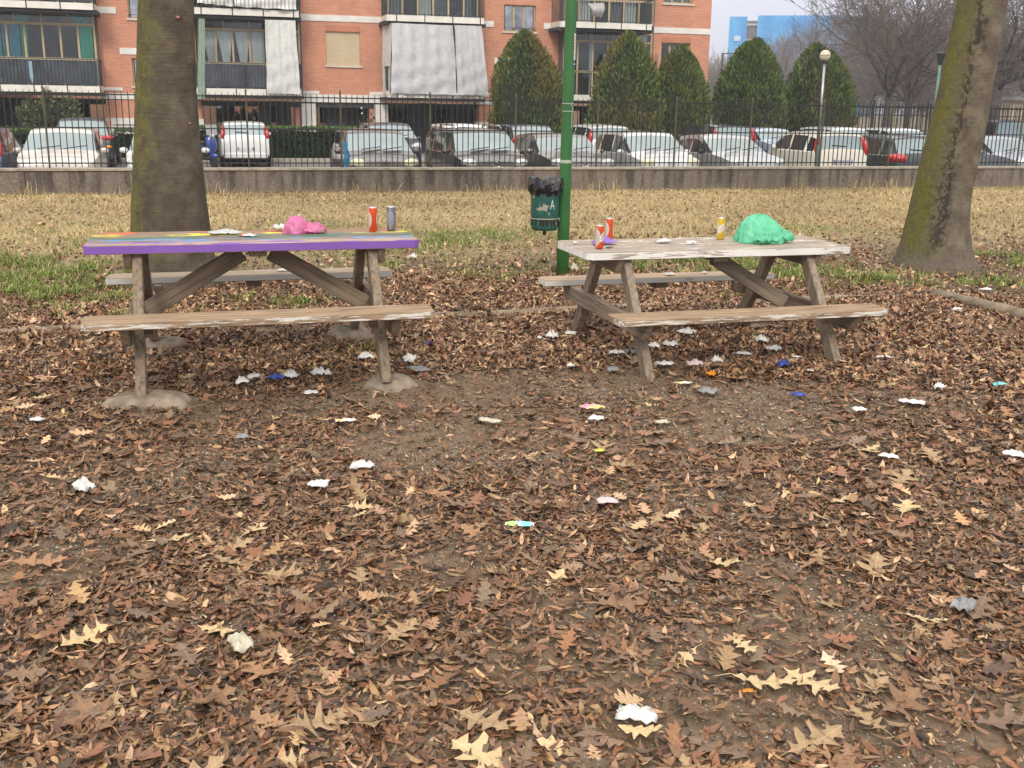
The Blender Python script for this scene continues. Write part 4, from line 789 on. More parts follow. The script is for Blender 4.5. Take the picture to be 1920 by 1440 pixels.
sk.build('vent_slots', pm('slot_dark', (.008, .012, .011), None, 10, .6), bx_)
MB().lathe([(.1375, .108), (.141, .112), (.1375, .116)], 32).build('band', pm('band_white', (.5, .47, .38), (.3, .28, .22), 30, .6), bx_)
def binw(co): a = (co.x+.045)/.139-math.pi/2; return Vector((.1395*math.cos(a), .1395*math.sin(a), .245+co.y*1.7))
text_obj('painted_letter', 'A', .075, pm('chalk_white', (.6, .68, .64), None, 30, .6), None, bx_, 0, binw)
blk = pm('black_bag', (.012, .012, .014), (.008, .008, .009), 6, .22, bs=.3, spec=.7)
v = []; n = 56; prof = [(.141, .335), (.146, .36), (.165, .385), (.17, .415), (.166, .45), (.155, .478), (.14, .488), (.11, .47), (.06, .43), (0, .42)]
for j, (r, z) in enumerate(prof):
    for k in range(n):
        a = 2*math.pi*k/n; f = 1+.035*math.sin(13*a+j*.9)+.03*math.sin(7*a-1.3*j)+.02*math.sin(23*a+j); v.append((r*f*math.cos(a), r*f*math.sin(a), z+.010*math.sin(9*a+j*.7)+.022*math.sin(a*2+.6)*(j > 1)-.02*math.cos(a-3.4)*(j in (2, 3, 4))))
MB().add(v, [(i*n+k, i*n+(k+1) % n, (i+1)*n+(k+1) % n, (i+1)*n+k) for i in range(len(prof)-1) for k in range(n)]).build('bin_liner', blk, bx_)
MB().lathe([(0, -.055), (.016, -.05), (.018, -.03), (.012, -.0)], 10).build('bottom_knob', pm('rust', (.16, .04, .03), (.08, .03, .02), 30, .7), bx_)
for z in (.35, .1): MB().bar((.13, 0, z), (.175, 0, z), .02, .03).build('bracket', alum, bx_)

# ------------------------------------------------------------------ low wall and iron fence
m, t, p = newmat('stained_concrete'); v = coords(t); n1 = noise(t, v, 1.5, 8, .65); n2 = noise(t, coords(t, (4.5, 1, .55)), 1.2, 6, .6); n3 = noise(t, v, 22, 5, .7)
c = ramp(t, n3, [(.3, (.12, .098, .076)), (.6, (.22, .185, .15)), (.8, (.36, .32, .26))]); c = mixc(t, ramp(t, n2, [(.40, 1.), (.56, 0.)]), c, ramp(t, n3, [(.3, (.045, .036, .032)), (.7, (.11, .09, .078))]))
sx = nd(t, 'ShaderNodeSeparateXYZ'); lk(t, v, sx.inputs[0]); low = mth(t, 'MULTIPLY', mth(t, 'SUBTRACT', .17, mth(t, 'ADD', sx.outputs[2], mth(t, 'MULTIPLY', mth(t, 'SUBTRACT', n1, .5), .5))), 7, True)
c = mixc(t, mth(t, 'MULTIPLY', low, .6), c, (.20, .165, .115)); lk(t, c, p.inputs['Base Color']); p.inputs['Roughness'].default_value = .95; bump(t, p, n3, .7, .02); wallm = m
wall = empty('boundary_wall', 'low stained concrete wall carrying the iron fence', 'wall')
x0 = -16.2
while x0 < 40: MB().box(x0+.006, x0+6.654, 19.9, 20.16, -.7, .42).build('wall_section', wallm, wall); x0 += 6.66
MB().box(-16.2, 44, 19.87, 20.20, .42, .455).build('coping', pm('coping', (.40, .35, .28), (.24, .20, .16), 8, .9), wall)
iron = pm('iron_paint', (.014, .017, .018), (.03, .032, .03), 20, .5, .2, bs=0); olive = pm('rusty_post', (.11, .095, .045), (.035, .03, .02), 9, .7)
fen = empty('iron_fence', 'black iron fence with spiked bars on the low concrete wall', 'fence', (0, 20.05, .455))
rail_m = {}
PX = [-5.83+1.672*k for k in range(16)]
for z in (1.245, .685, .085):
    for a, b in zip(PX[:-1], PX[1:]): MB().box(a+.02, b-.02, -.006, .006, z-.011, z+.011).build('rail', iron, fen)
bar0 = MB(); bar0.box(-.0075, .0075, -.0075, .0075, .02, 1.27).add([(-.0065, -.0065, 1.27), (.0065, -.0065, 1.27), (.0065, .0065, 1.27), (-.0065, .0065, 1.27), (0, 0, 1.325)], [(0, 1, 4), (1, 2, 4), (2, 3, 4), (3, 0, 4)]); bar0 = bar0.build('bar', iron, fen)
post0 = MB().box(-.015, .015, -.015, .015, 0, 1.33).add([(-.026, -.026, 1.33), (.026, -.026, 1.33), (.026, .026, 1.33), (-.026, .026, 1.33), (0, 0, 1.40)], [(0, 3, 2, 1), (0, 1, 4), (1, 2, 4), (2, 3, 4), (3, 0, 4)]).build('post', olive, fen)
first = True
for i, a in enumerate(PX):
    if i == 0: post0.location = (a, 0, 0)
    else: clone(post0, 'post', fen, (a, 0, 0))
    if i == len(PX)-1: break
    for k in range(1, 16):
        if first: bar0.location = (a+k*1.672/16, 0, 0); first = False
        else: clone(bar0, 'bar', fen, (a+k*1.672/16, 0, 0), (random.uniform(-.006, .006), random.uniform(-.006, .006), 0))
# blue rag tied to the fence
bs_ = MB(); rg = np.random.default_rng(2); K = 9
for s in range(4):
    v = []; x = 2.585+s*.018-.02
    for k in range(K): w = .014*(1.2-.4*k/K); z = .92-k*.062*(1-.12*s); xx = x+.02*math.sin(k*.8+s)+.004*k; yy = 19.99-.028*abs(math.sin(k*.5+s))-(.07 if z < .48 else 0); v += [(xx-w, yy, z), (xx+w, yy-.012, z)]
    bs_.add(v, [(2*k, 2*k+1, 2*k+3, 2*k+2) for k in range(K-1)])
o = bs_.build('blue_rag', sheet_mat('blue_rag', (.02, .30, .62), .25, .5, 20, .5, .6)); so = o.modifiers.new('t', 'SOLIDIFY'); so.thickness = .004; tag(o, 'bright blue plastic rag tied to the fence in front of the dark brown car', 'rag')

# ------------------------------------------------------------------ globe lamp, far lamp, scooter
lp = empty('globe_lamp', 'low globe lamp on a thin leaning pole behind the fence', 'lamp', (12.86, 20.6, CP)); pl_ = pm('lamp_pole', (.10, .12, .12), (.05, .06, .06), 12, .4, .4)
MB().tube([(0, 0, 0), (-.02, 0, 1.4)], .034, 10).build('lamp_post', pl_, lp, smooth=True); MB().tube([(-.02, 0, 1.4), (-.035, 0, 3.1)], .026, 10).build('upper_post', pm('zinc', (.42, .45, .47), (.3, .32, .33), 9, .35, .8), lp, smooth=True)
MB().ball((-.035, 0, 3.225), (.115, .115, .115), 18, 12).build('globe', pm('globe_glass', (.62, .56, .44), (.50, .44, .33), 8, .15, spec=.7, bs=0), lp, smooth=True)
MB().lathe([(.03, 3.06), (.07, 3.10), (.075, 3.125), (.03, 3.13)], 14, c=(-.035, 0, 0)).build('collar', pl_, lp)
MB().lathe([(.117, 3.222), (.118, 3.228), (.117, 3.234)], 18, c=(-.035, 0, 0)).build('seam', pm('seam', (.25, .2, .15), None, 9, .5), lp)
fl_ = empty('street_lamp', 'tall thin grey street lamp beyond the car park, left of the blue tower', 'street lamp', (30.4, 60, CP))
MB().tube([(0, 0, 0), (0, 0, 5.35)], [.07, .05], 8).build('lamp_post', pl_, fl_); MB().bar((0, 0, 5.33), (.85, 0, 5.37), .06, .05).build('lamp_arm', pl_, fl_)
sg = empty('street_lamp', 'green lamp post with a dark lantern half hidden left of the leaning trunk', 'street lamp', (25.9, 34, CP)); MB().tube([(0, 0, 0), (.0, 0, 3.75)], .055, 8).build('lamp_post', pm('pale_green_post', (.18, .30, .24), None, 5, .5), sg)
MB().lathe([(.05, 3.75), (.17, 3.75+.35), (.2, 3.75+.4), (.1, 3.75+.48), (0, 3.75+.5)], 6).build('lantern', iron, sg)

# ------------------------------------------------------------------ cars
def paint(name, c, metal=0., rough=.28): return pm(name, c, tuple(x*.93 for x in c), 3, rough, metal, bs=0, coat=.8, lo=.3, hi=.7)
cglass = pm('car_glass', (.30, .36, .37), (.24, .29, .30), 1.2, .08, .75, bs=0, kind='Object', detail=2); cdark = pm('car_side_glass', (.045, .055, .055), (.02, .024, .024), 3, .06, .25, bs=0, spec=.9)
plas = pm('black_plastic', (.022, .023, .025), (.015, .016, .017), 20, .6, bs=0); tyre = pm('tyre', (.018, .018, .018), None, 20, .9, bs=0); rimm = pm('wheel_rim', (.45, .45, .46), (.35, .35, .36), 20, .35, .8, bs=0)
hl = pm('headlight', (.62, .63, .60), (.40, .42, .42), 25, .12, .4, bs=0, spec=.9); tl = pm('taillight', (.55, .015, .015), (.38, .01, .012), 25, .15, bs=0, spec=.8); amb = pm('indicator', (.8, .28, .02), None, 20, .2, bs=0); hly = pm('hazed_headlight', (.62, .60, .42), (.50, .48, .33), 25, .3, .1, bs=0)
chrome = pm('chrome', (.75, .76, .78), None, 20, .15, .95, bs=0); plw = pm('plate_white', (.62, .63, .66), (.55, .56, .6), 30, .5, bs=0); plb = pm('plate_blue', (.05, .10, .35), None, 30, .5, bs=0)
def car(label, a, yc, body, rear=False, L=3.8, Wd=1.66, H=1.48, kind='hatch', rot=0., lamps='std', plate=None, rack=False, emblem=None, low=plas, hlm=None, win_y=1.0, lights=None, bump_body=True, mirror=None):
    t = empty('parked_car', label, 'car', (a, yc, CP), (math.pi if rear else 0)+rot, 'cars parked in two rows behind the fence'); h = L/2
    hood = .98 if kind != 'van' else 1.12; cowl = {'hatch': .95, 'mpv': .72, 'suv': 1.15, 'van': .62, 'low': 1.0}[kind]; wt_ = cowl+{'hatch': .78, 'mpv': .85, 'suv': .55, 'van': .55, 'low': .85}[kind]
    rr = {'hatch': .42, 'mpv': .30, 'suv': .22, 'van': .14, 'low': .62}[kind]
    S = [(-h, .36, .78, .80), (-h+.04, .30, .85, .88), (-h+.14, .26, .895, .945), (-h+.34, .24, .935, .98), (-h+.62, .24, .975*hood/.98, .995), (-h+cowl-.08, .24, 1.0*hood/.98, 1), (-h+cowl, .24, 1.02*hood/.98, 1)]
    for f in (.12, .5, .9): S.append((-h+cowl+(wt_-cowl)*f, .24, 1.02*hood/.98+(H-.05-1.02*hood/.98)*f, 1))
    S += [(-h+wt_, .24, H-.035, 1), (-h+wt_+.25, .24, H-.01, 1)]
    B = -h+wt_+(h-rr+h-wt_)*.42-.0
    yb = (-h+wt_+.45, -h+wt_+.53, h-rr-.42, h-rr-.32)
    S += [(yb[0], .24, H, 1), (yb[1], .24, H, 1), (yb[2], .24, H-.01, .995), (yb[3], .24, H-.02, .99), (h-rr, .25, H-.05, .98), (h-rr+(rr-.07)*.12, .25, H-.09, .975), (h-rr+(rr-.07)*.88, .26, win_y+.06, .95), (h-.06, .27, win_y, .94), (h-.02, .29, .82, .92), (h, .33, .62, .88)]
    N = 10; V = []; belt = win_y-.02
    for (y, zf, zt, wf) in S:
        w = Wd/2*wf; zb = min(belt+.0, zt-.035); g = max(0., min(1., (zt-zb)/.5)); wr = w*(1-.175*g); zmid = min(.55, zt-.08)
        row = [(0, zf), (w*.90, zf), (w*.985, zf+.10), (w, zmid), (w*.985, zb), (w*.975-.012*g, zb+.02*g), (wr, zb+.02+(zt-.09-zb-.02)*g if g > .05 else zt-.02), (wr*.95, zt-.025), (wr*.6, zt-.004), (0, zt+.012)]
        V.append([(x, y, z) for x, z in row])
    vs = []; 
    for r in V: vs += r
    for r in V: vs += [(-x, y, z) for x, y, z in r]
    n = len(S); mi = {}; f = []; mt = []
    iw0, iw1 = 6, 10; ir0, ir1 = 16, 19
    for s in (0, 1):
        o = s*n*N
        for i in range(n-1):
            for j in range(N-1):
                qd = (o+i*N+j, o+i*N+j+1, o+(i+1)*N+j+1, o+(i+1)*N+j); qd = qd if s else qd[::-1]; k = 0
                if i in (7, 8) and j in (7, 8): k = 1
                elif i in (7, 8, 17) and j == 6: k = 5
                elif i == 17 and j in (7, 8): k = 4
                elif i in (8, 9, 10, 11, 13, 15) and j == 5 and (kind != 'van' or i < 12): k = 20+s*10+(0 if i < 12 else i)
                elif j == 0 or (j == 1 and low is not None): k = 3
                f.append(qd); mt.append(k)
        for i, ii in ((0, 0), (n-1, 1)):
            for j in range(N-2): q3 = (o+i*N+0, o+i*N+j+1, o+i*N+j+2); f.append(q3 if (ii ^ s) else q3[::-1]); mt.append(0)
    bmh = bmesh.new()
    def part(name, ks, mm, par=None):
        fs = [q for q, k in zip(f, mt) if k in ks]; me = bpy.data.meshes.new(name); me.from_pydata(vs, [], fs); b = bmesh.new(); b.from_mesh(me)
        bmesh.ops.delete(b, geom=[v for v in b.verts if not v.link_faces], context='VERTS'); bmesh.ops.remove_doubles(b, verts=b.verts, dist=.0005)
        if name == 'body': bmesh.ops.recalc_face_normals(b, faces=b.faces)
        for fc in b.faces: fc.smooth = True
        for e in b.edges:
            if len(e.link_faces) == 2 and e.calc_face_angle(0) > .55: e.smooth = False
        b.to_mesh(me); b.free(); return finish(name, me, mm, t)
    bmh.free(); part('body', (0,), body)
    part('windscreen', (1,), cglass); part('rear_window', (4,), cglass); part('pillar_trim', (5,), plas)
    for s in (0, 1):
        for g in (0, 13, 15):
            if 20+s*10+g in mt: part('side_window', (20+s*10+g,), cdark)
    part('sill', (3,), low or body)
    hw = Wd/2
    for sy in (-h+.78, h-.72):
        for s in (-1, 1):
            w = MB().lathe([(.0, -.09), (.29, -.09), (.305, -.07), (.305, .07), (.29, .09), (.0, .09)], 18); R = Matrix.Rotation(math.pi/2, 4, 'Y'); w.v = [tuple(R @ Vector(p)) for p in w.v]; wo = w.build('wheel', tyre, t, (s*(hw-.085), sy, .305), smooth=False)
            w = MB().lathe([(.0, .098), (.10, .095), (.19, .092), (.20, .085)], 14); w.v = [tuple(R @ Vector(p)) for p in w.v]; w.v = [(abs(x)*s, y, z) for x, y, z in w.v]; w.build('rim', rimm, wo)
            MB().prism([(.36*math.cos(k*.393), .36*math.sin(k*.393)) for k in range(16)], 0, .006).build('wheel_arch', plas, t, (s*(hw-.004), sy, .30)).rotation_euler = (0, s*math.pi/2, 0)
    hm = hlm or hl
    for s in (-1, 1):
        if lamps != 'round': MB().ball((0, 0, 0), (.20, .16, .12), 12, 8).build('headlight', hm, t, (s*(hw-.235), -h+.13, .80), smooth=True).rotation_euler = (-.5, 0, s*.45)
        else: MB().ball((0, 0, 0), (.12, .10, .11), 12, 8).build('headlight', hm, t, (s*(hw-.24), -h+.11, .76), smooth=True)
        mo = MB().ball((0, 0, 0), (.10, .055, .065), 10, 6).build('mirror', mirror or body, t, (s*(hw+.07), -h+cowl+.42, belt+.06), smooth=True)
        kindL = lights or 'high'
        if kindL == 'high': MB().ball((0, 0, 0), ((.085, .12, .25) if rear else (.05, .07, .2)), 10, 8).build('taillight', tl, t, (s*(hw-(.125 if rear else .16)), h-.10-rr*.18, win_y+.12), smooth=True).rotation_euler = (.42 if rr > .35 else .2, s*-.12, 0)
        elif kindL == 'wide': MB().ball((0, 0, 0), (.24, .30, .14), 10, 8).build('taillight', tl, t, (s*(hw-.20), h-.22, .93), smooth=True)
        elif kindL == 'amber': 
            MB().ball((0, 0, 0), (.19, .10, .08), 10, 8).build('taillight', tl, t, (s*(hw-.16), h-.10, .97), smooth=True); MB().ball((0, 0, 0), (.10, .10, .06), 10, 8).build('indicator', amb, t, (s*(hw-.13), h-.06, .70), smooth=True)
    # front: grille, bumper strip, number plate, wipers
    MB().box(-.36, .36, -.02, .04, .62, .735).build('grille', plas, t, (0, -h+.005, 0)); MB().box(-hw*.80, hw*.80, -.03, .10, .27, .40).build('bumper_intake', plas, t, (0, -h+.0, 0), bevel=.02)
    MB().box(-.26, .26, -.012, 0, .42, .53).build('number_plate', plw, t, (0, -h-.02, 0))
    th = math.atan2(H-.05-1.02*hood/.98, wt_-cowl)
    for xw in (-.42, .08): MB().bar((xw, -h+cowl+.06, 1.02*hood/.98+.075), (xw+.46, -h+cowl+.15, 1.02*hood/.98+.135), .02, .018).build('wiper', plas, t)
    MB().bar((-.1, h-rr+(rr-.07)*.80, win_y+.13), (.28, h-rr+(rr-.07)*.72, win_y+.155), .02, .02).build('wiper', plas, t)
    po = MB().box(-.26, .26, 0, .012, .56 if plate != 'mid' else .80, .665 if plate != 'mid' else .905).build('number_plate', plw, t, (0, h+.002, 0)); MB().box(-hw*.86, hw*.86, -.14, .03, .30, .48).build('rear_bumper', plas if not bump_body else body, t, (0, h-.0, 0), bevel=.03)
    zc = .61 if plate != 'mid' else .85; MB().box(-.26, -.225, .0, .0135, zc-.052, zc+.053).build('plate_band', plb, po); MB().box(.225, .26, .0, .0135, zc-.052, zc+.053).build('plate_band', plb, po)
    if isinstance(emblem, tuple):
        kind_e, em = emblem; y = -h-.012
        if kind_e == 'chevrons':
            for dz in (.045, 0): MB().bar((-.09, y, .765+dz), (0, y, .81+dz), .02, .022).bar((0, y, .81+dz), (.09, y, .765+dz), .02, .022).build('emblem', em, t)
        else:
            w = MB().tube([(.085*math.cos(k*.524)*1., y, .79+.055*math.sin(k*.524)) for k in range(13)], .009, 6, caps=False); w.build('emblem', em, t)
            if kind_e == 'ovals': MB().tube([(.035*math.cos(k*.524), y, .79+.05*math.sin(k*.524)) for k in range(13)], .007, 6, caps=False).build('emblem', em, t)
            if kind_e == 'bolt': MB().bar((-.11, y, .79), (.11, y, .797), .02, .015).build('emblem', em, t)
    if rack:
        for s in (-1, 1): MB().tube([(s*.56, -h+wt_+.1, H), (s*.56, -h+wt_+.2, H+.07), (s*.56, h-rr-.3, H+.07), (s*.56, h-rr-.2, H-.03)], .022, 8).build('roof_rail', chrome, t, smooth=True)
    return t
white = paint('white_paint', (.66, .67, .66)); beige = paint('beige_paint', (.52, .48, .43)); brown = paint('brown_grey_paint', (.085, .072, .065), .5); blackp = paint('black_brown_paint', (.035, .028, .026), .3); silver = paint('silver_paint', (.42, .42, .43), .6); palew = paint('pale_silver_paint', (.52, .53, .53), .35)
creamp = paint('cream_paint', (.62, .58, .49)); green = paint('dark_green_paint', (.030, .040, .038), .3); navy = paint('navy_paint', (.018, .022, .045), .3); blue = paint('blue_paint', (.03, .07, .16), .3); dkgrey = paint('dark_grey_paint', (.055, .062, .075), .5); taup = paint('taupe_paint', (.16, .145, .135), .6); sblue = paint('silver_blue_paint', (.30, .33, .37), .5)
FY = 24.0
car('dark blue hatchback with red taillights cut by the left edge', -4.72, 26.4, blue, True, 3.9, 1.68, 1.50, lights='high')
car('beige compact car facing the fence left of the thick trunk', -2.86, FY+1.75, beige, False, 3.5, 1.60, 1.50, 'mpv', lamps='round', emblem=None)
car('dark blue grey hatchback with amber indicators behind the beige car', -3.45, 38.0, dkgrey, True, 4.1, 1.74, 1.56, lights='amber')
car('white car mostly hidden behind the thick olive brown trunk', -.73, FY+1.8, white, False, 3.6, 1.60, 1.46)
car('white hatchback seen from behind in front of the hedge', 1.5, 38.9, white, True, 3.8, 1.66, 1.48, lights='high', plate='low', low=plas)
car('brown grey hatchback with double chevron badge facing the fence', 4.0, FY+1.92, brown, False, 3.85, 1.67, 1.53, 'mpv', hlm=hly, emblem=('chevrons', chrome))
car('navy car behind the brown grey one, facing the fence', 6.06, 36.0, navy, False, 4.0, 1.72, 1.52, 'mpv')
car('black brown car with silver roof rails facing the fence', 6.58, FY+2.0, blackp, False, 4.0, 1.70, 1.56, 'mpv', rack=True, emblem=('bolt', chrome))
car('white estate car just behind the car with roof rails', 8.4, 35, white, False, 4.2, 1.72, 1.52, 'mpv')
car('taupe low hatchback facing the fence behind the green pole', 8.75, FY+2.0, taup, False, 4.0, 1.70, 1.45, 'low', emblem=('ring', chrome))
car('dark grey car in the second row behind the taupe one', 11.3, 37.0, dkgrey, False, 4.0, 1.72, 1.50, 'hatch')
car('white car with tall red lights seen from behind in the second row', 13.7, 36.9, white, True, 3.9, 1.70, 1.52, 'suv', lights='high')
car('pale silver small car with a triple oval badge facing the fence', 11.0, FY+1.8, palew, False, 3.6, 1.66, 1.52, 'mpv', emblem=('ovals', chrome), hlm=hly)
car('silver hatchback facing the fence between the pale silver and the cream car', 13.35, FY+1.92, silver, False, 3.85, 1.66, 1.45, 'low', emblem=('ring', chrome), mirror=plas)
car('dark box shaped off roader in the second row behind the silver hatchback', 17.9, 36.0, green, True, 4.1, 1.74, 1.58, 'suv', lights='high', win_y=1.08)
pc = car('cream car with tall red lights and a number plate seen from behind', 15.72, FY+1.78, creamp, True, 3.55, 1.60, 1.58, 'suv', lights='high', plate='mid', win_y=1.10)
text_obj('plate_lettering', 'BSWXR', .10, pm('plate_ink', (.04, .05, .10), None, 30, .5), Matrix.Translation((0, 3.55/2+.0165, .852)) @ Matrix.Rotation(math.pi, 4, 'Z') @ FACING, pc)
car('white car roof beyond the cream car in the second row', 24.0, 37, white, False, 4.2, 1.75, 1.5, 'mpv')
car('dark green hatchback with wide red light beside the leaning trunk', 18.1, FY+1.9, green, True, 3.8, 1.66, 1.50, 'hatch', lights='wide')
car('white car behind the dark green hatchback', 26.6, 37, white, False, 4.2, 1.75, 1.48, 'hatch')
car('black van showing right of the leaning trunk', 30.2, 37, paint('black_paint', (.012, .014, .018)), True, 4.4, 1.8, 1.85, 'van')
car('silver blue car at the right edge facing the fence', 21.9, FY+2.0, sblue, False, 4.0, 1.68, 1.47, 'hatch')
car('pale blue car seen small between the silver and the cream car', 20.6, 36.5, paint('pale_blue_paint', (.35, .42, .52)), False, 3.8, 1.68, 1.45, 'hatch')
scb = paint('scooter_blue', (.02, .06, .30)); scw = paint('scooter_white', (.6, .6, .6))
def scooter(a, y, body, label, rz):
    s = empty('scooter', label, 'scooter', (a, y, CP), rz, None)
    for yy in (-.62, .60):
        w = MB().lathe([(0, -.05), (.2, -.05), (.23, 0), (.2, .05), (0, .05)], 14); R = Matrix.Rotation(math.pi/2, 4, 'Y'); w.v = [tuple(R @ Vector(p)) for p in w.v]; w.build('wheel', tyre, s, (0, yy, .23))
    MB().ball((0, -.62, .42), (.10, .22, .10), 10, 6).build('front_mudguard', body, s, smooth=True); MB().ball((0, -.50, .78), (.19, .13, .34), 12, 8).build('front_shield', body, s, smooth=True)
    MB().box(-.14, .14, -.40, .15, .28, .36).build('footboard', plas, s, bevel=.02); MB().ball((0, .42, .60), (.17, .42, .22), 12, 8).build('rear_body', body, s, smooth=True); MB().ball((0, .30, .82), (.14, .38, .07), 12, 6).build('seat', plas, s, smooth=True)
    MB().tube([(-.33, -.42, 1.08), (-.12, -.5, 1.05), (.12, -.5, 1.05), (.33, -.42, 1.08)], .016, 8).build('handlebar', plas, s); MB().ball((0, -.60, 1.04), (.09, .06, .08), 10, 6).build('headlight', hl, s, smooth=True)
    v = [(x*.2, -.60+.05*z-.0*x, 1.08+.32*z) for z in (0, .5, 1) for x in (-1, -.5, 0, .5, 1)]; MB().add(v, [(j*5+i, j*5+i+1, j*5+i+6, j*5+i+5) for j in range(2) for i in range(4)]).build('windshield', clear, s, smooth=True)
    for k in (-1, 1): MB().tube([(k*.12, -.5, 1.05), (k*.27, -.52, 1.25)], .008, 6).ball((k*.28, -.52, 1.29), (.06, .02, .04), 8, 5).build('mirror', plas, s)
    return s
scooter(.15, 36.6, scb, 'blue scooter between the thick trunk and the white hatchback', .5); scooter(-.55, 36.2, scw, 'white scooter half hidden right of the thick trunk', .3)

# ------------------------------------------------------------------ the apartment block
BO = (7.5, 45., CP); blk_ = empty('apartment_block', 'orange brick apartment block with white bands and balconies behind the car park', 'building', BO)
NEG = tuple(-v for v in BO)
def bpart(mb_, name, m, parent=None, **k):
    return mb_.build(name, m, parent or blk_, loc=(NEG if parent is None else None), **k)
brick = brick_mat('brick_facing', (.66, .245, .135), (.53, .18, .10), (.56, .36, .26)); brickv = brick_mat('brick_soldier', (.60, .20, .105), (.50, .165, .09), (.46, .25, .17), rot=1); bricks_ = brick_mat('brick_side', (.60, .205, .11), (.46, .15, .08), (.48, .28, .2), obj_yz=True)
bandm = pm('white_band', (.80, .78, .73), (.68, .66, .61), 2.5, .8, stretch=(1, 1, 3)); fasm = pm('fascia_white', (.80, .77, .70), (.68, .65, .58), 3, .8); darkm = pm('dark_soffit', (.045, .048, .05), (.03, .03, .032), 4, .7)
frame = pm('beige_frame', (.52, .42, .25), (.42, .33, .19), 5, .55, bs=0); rail_ = pm('rail_iron', (.022, .03, .03), (.04, .045, .045), 12, .5, bs=0); sillm = pm('sill_stone', (.66, .60, .48), (.54, .49, .40), 5, .8)
room = pm('dark_room', (.030, .030, .032), (.012, .012, .014), 1.5, .9, bs=0); roomw = pm('room_wall', (.13, .12, .10), (.06, .055, .05), .8, .9, bs=0); gls = glass_mat('window_glass', (.90, .93, .92), .03); glr = glass_mat('mirror_glass', (.18, .20, .22), .85)
def wallholes(a0, a1, z0, z1, holes, y=45., dep=.22, m=brick, name='brick_wall'):
    xs_ = sorted({a0, a1, *[h[0] for h in holes], *[h[1] for h in holes]}); zs_ = sorted({z0, z1, *[h[2] for h in holes], *[h[3] for h in holes]}); b = MB()
    for i in range(len(xs_)-1):
        for j in range(len(zs_)-1):
            xm, zm = (xs_[i]+xs_[i+1])/2, (zs_[j]+zs_[j+1])/2
            if any(h[0] < xm < h[1] and h[2] < zm < h[3] for h in holes): continue
            b.add([(xs_[i], y, zs_[j]), (xs_[i+1], y, zs_[j]), (xs_[i+1], y, zs_[j+1]), (xs_[i], y, zs_[j+1])], [(0, 1, 2, 3)])
    for h in holes:
        x0, x1, q0, q1 = h; b.add([(x0, y, q0), (x1, y, q0), (x1, y, q1), (x0, y, q1), (x0, y+dep, q0), (x1, y+dep, q0), (x1, y+dep, q1), (x0, y+dep, q1)], [(0, 4, 5, 1), (1, 5, 6, 2), (2, 6, 7, 3), (3, 7, 4, 0)])
    for x in (a0, a1): b.add([(x, y, z0), (x, y+.35, z0), (x, y+.35, z1), (x, y, z1)], [(0, 1, 2, 3)])
    return bpart(b, name, m)
def window(x0, x1, z0, z1, y, kind, mull=()):
    w = bpart(MB().box(x0, x0+.055, y, y+.06, z0, z1).box(x1-.055, x1, y, y+.06, z0, z1).box(x0+.055, x1-.055, y, y+.06, z0, z0+.055).box(x0+.055, x1-.055, y, y+.06, z1-.055, z1), 'window', frame); xe = [x0+.055, *mull, x1-.055]
    for mu in mull: MB().box(mu-.035, mu+.035, y-.004, y+.05, z0+.055, z1-.055).build('mullion', frame, w)
    for a, b in zip(xe[:-1], xe[1:]): MB().box(a+.03, b-.03, y+.025, y+.035, z0+.057, z1-.057).build('pane', kind, w)
    return w
def sill(x0, x1, z, y=45.): bpart(MB().box(x0-.07, x1+.07, y-.06, y+.2, z-.075, z-.003), 'sill', sillm)
def curtain(x0, x1, z0, z1, y, m, name='curtain', folds=9, tie=0., amp=.03):
    """hanging cloth with folds; tie pulls the foot towards one side or the middle"""
    n, k = 36, 8; v = []
    for j in range(k+1):
        t = j/k
        for i in range(n+1):
            u = i/n; w = 1-abs(tie)*t**1.3; c = .5+.5*(math.copysign(1, tie) if abs(tie) < .99 and tie != 0 and abs(tie) != .55 else 0)*0
            x = x0+(x1-x0)*((u-.5)*w+.5) if abs(tie) == .55 else (x0+(x1-x0)*u*w if tie >= 0 else x1-(x1-x0)*(1-u)*w)
            v.append((x, y+amp*math.sin(folds*2*math.pi*u+.5*math.sin(3*t)), z1+(z0-z1)*t))
    return bpart(MB().add(v, [(j*(n+1)+i, (j+1)*(n+1)+i, (j+1)*(n+1)+i+1, j*(n+1)+i+1) for j in range(k) for i in range(n)]), name, m, smooth=True)
cteal = sheet_mat('teal_curtain', (.02, .62, .45), .06, .7, 4, .1, .7); cblue = sheet_mat('petrol_curtain', (.02, .36, .55), .06, .7, 4, .1, .6); cwhite = sheet_mat('white_curtain', (.90, .92, .92), .06, .8, 5, .1, .85); cgrn = sheet_mat('mint_curtain', (.42, .58, .46), .3, .7, 5, .1, .75); cgrey = sheet_mat('grey_curtain', (.36, .38, .40), .3, .8, 4, .1, .8)
P0 = 2.92
BAL = [(-7.2, -3.40), (.0, 4.0), (7.42, 11.38), (14.66, 18.72)]
SEG = [(-3.47, .12), (4.12, 7.58), (11.42, 15.1), (19.22, 22.13)]
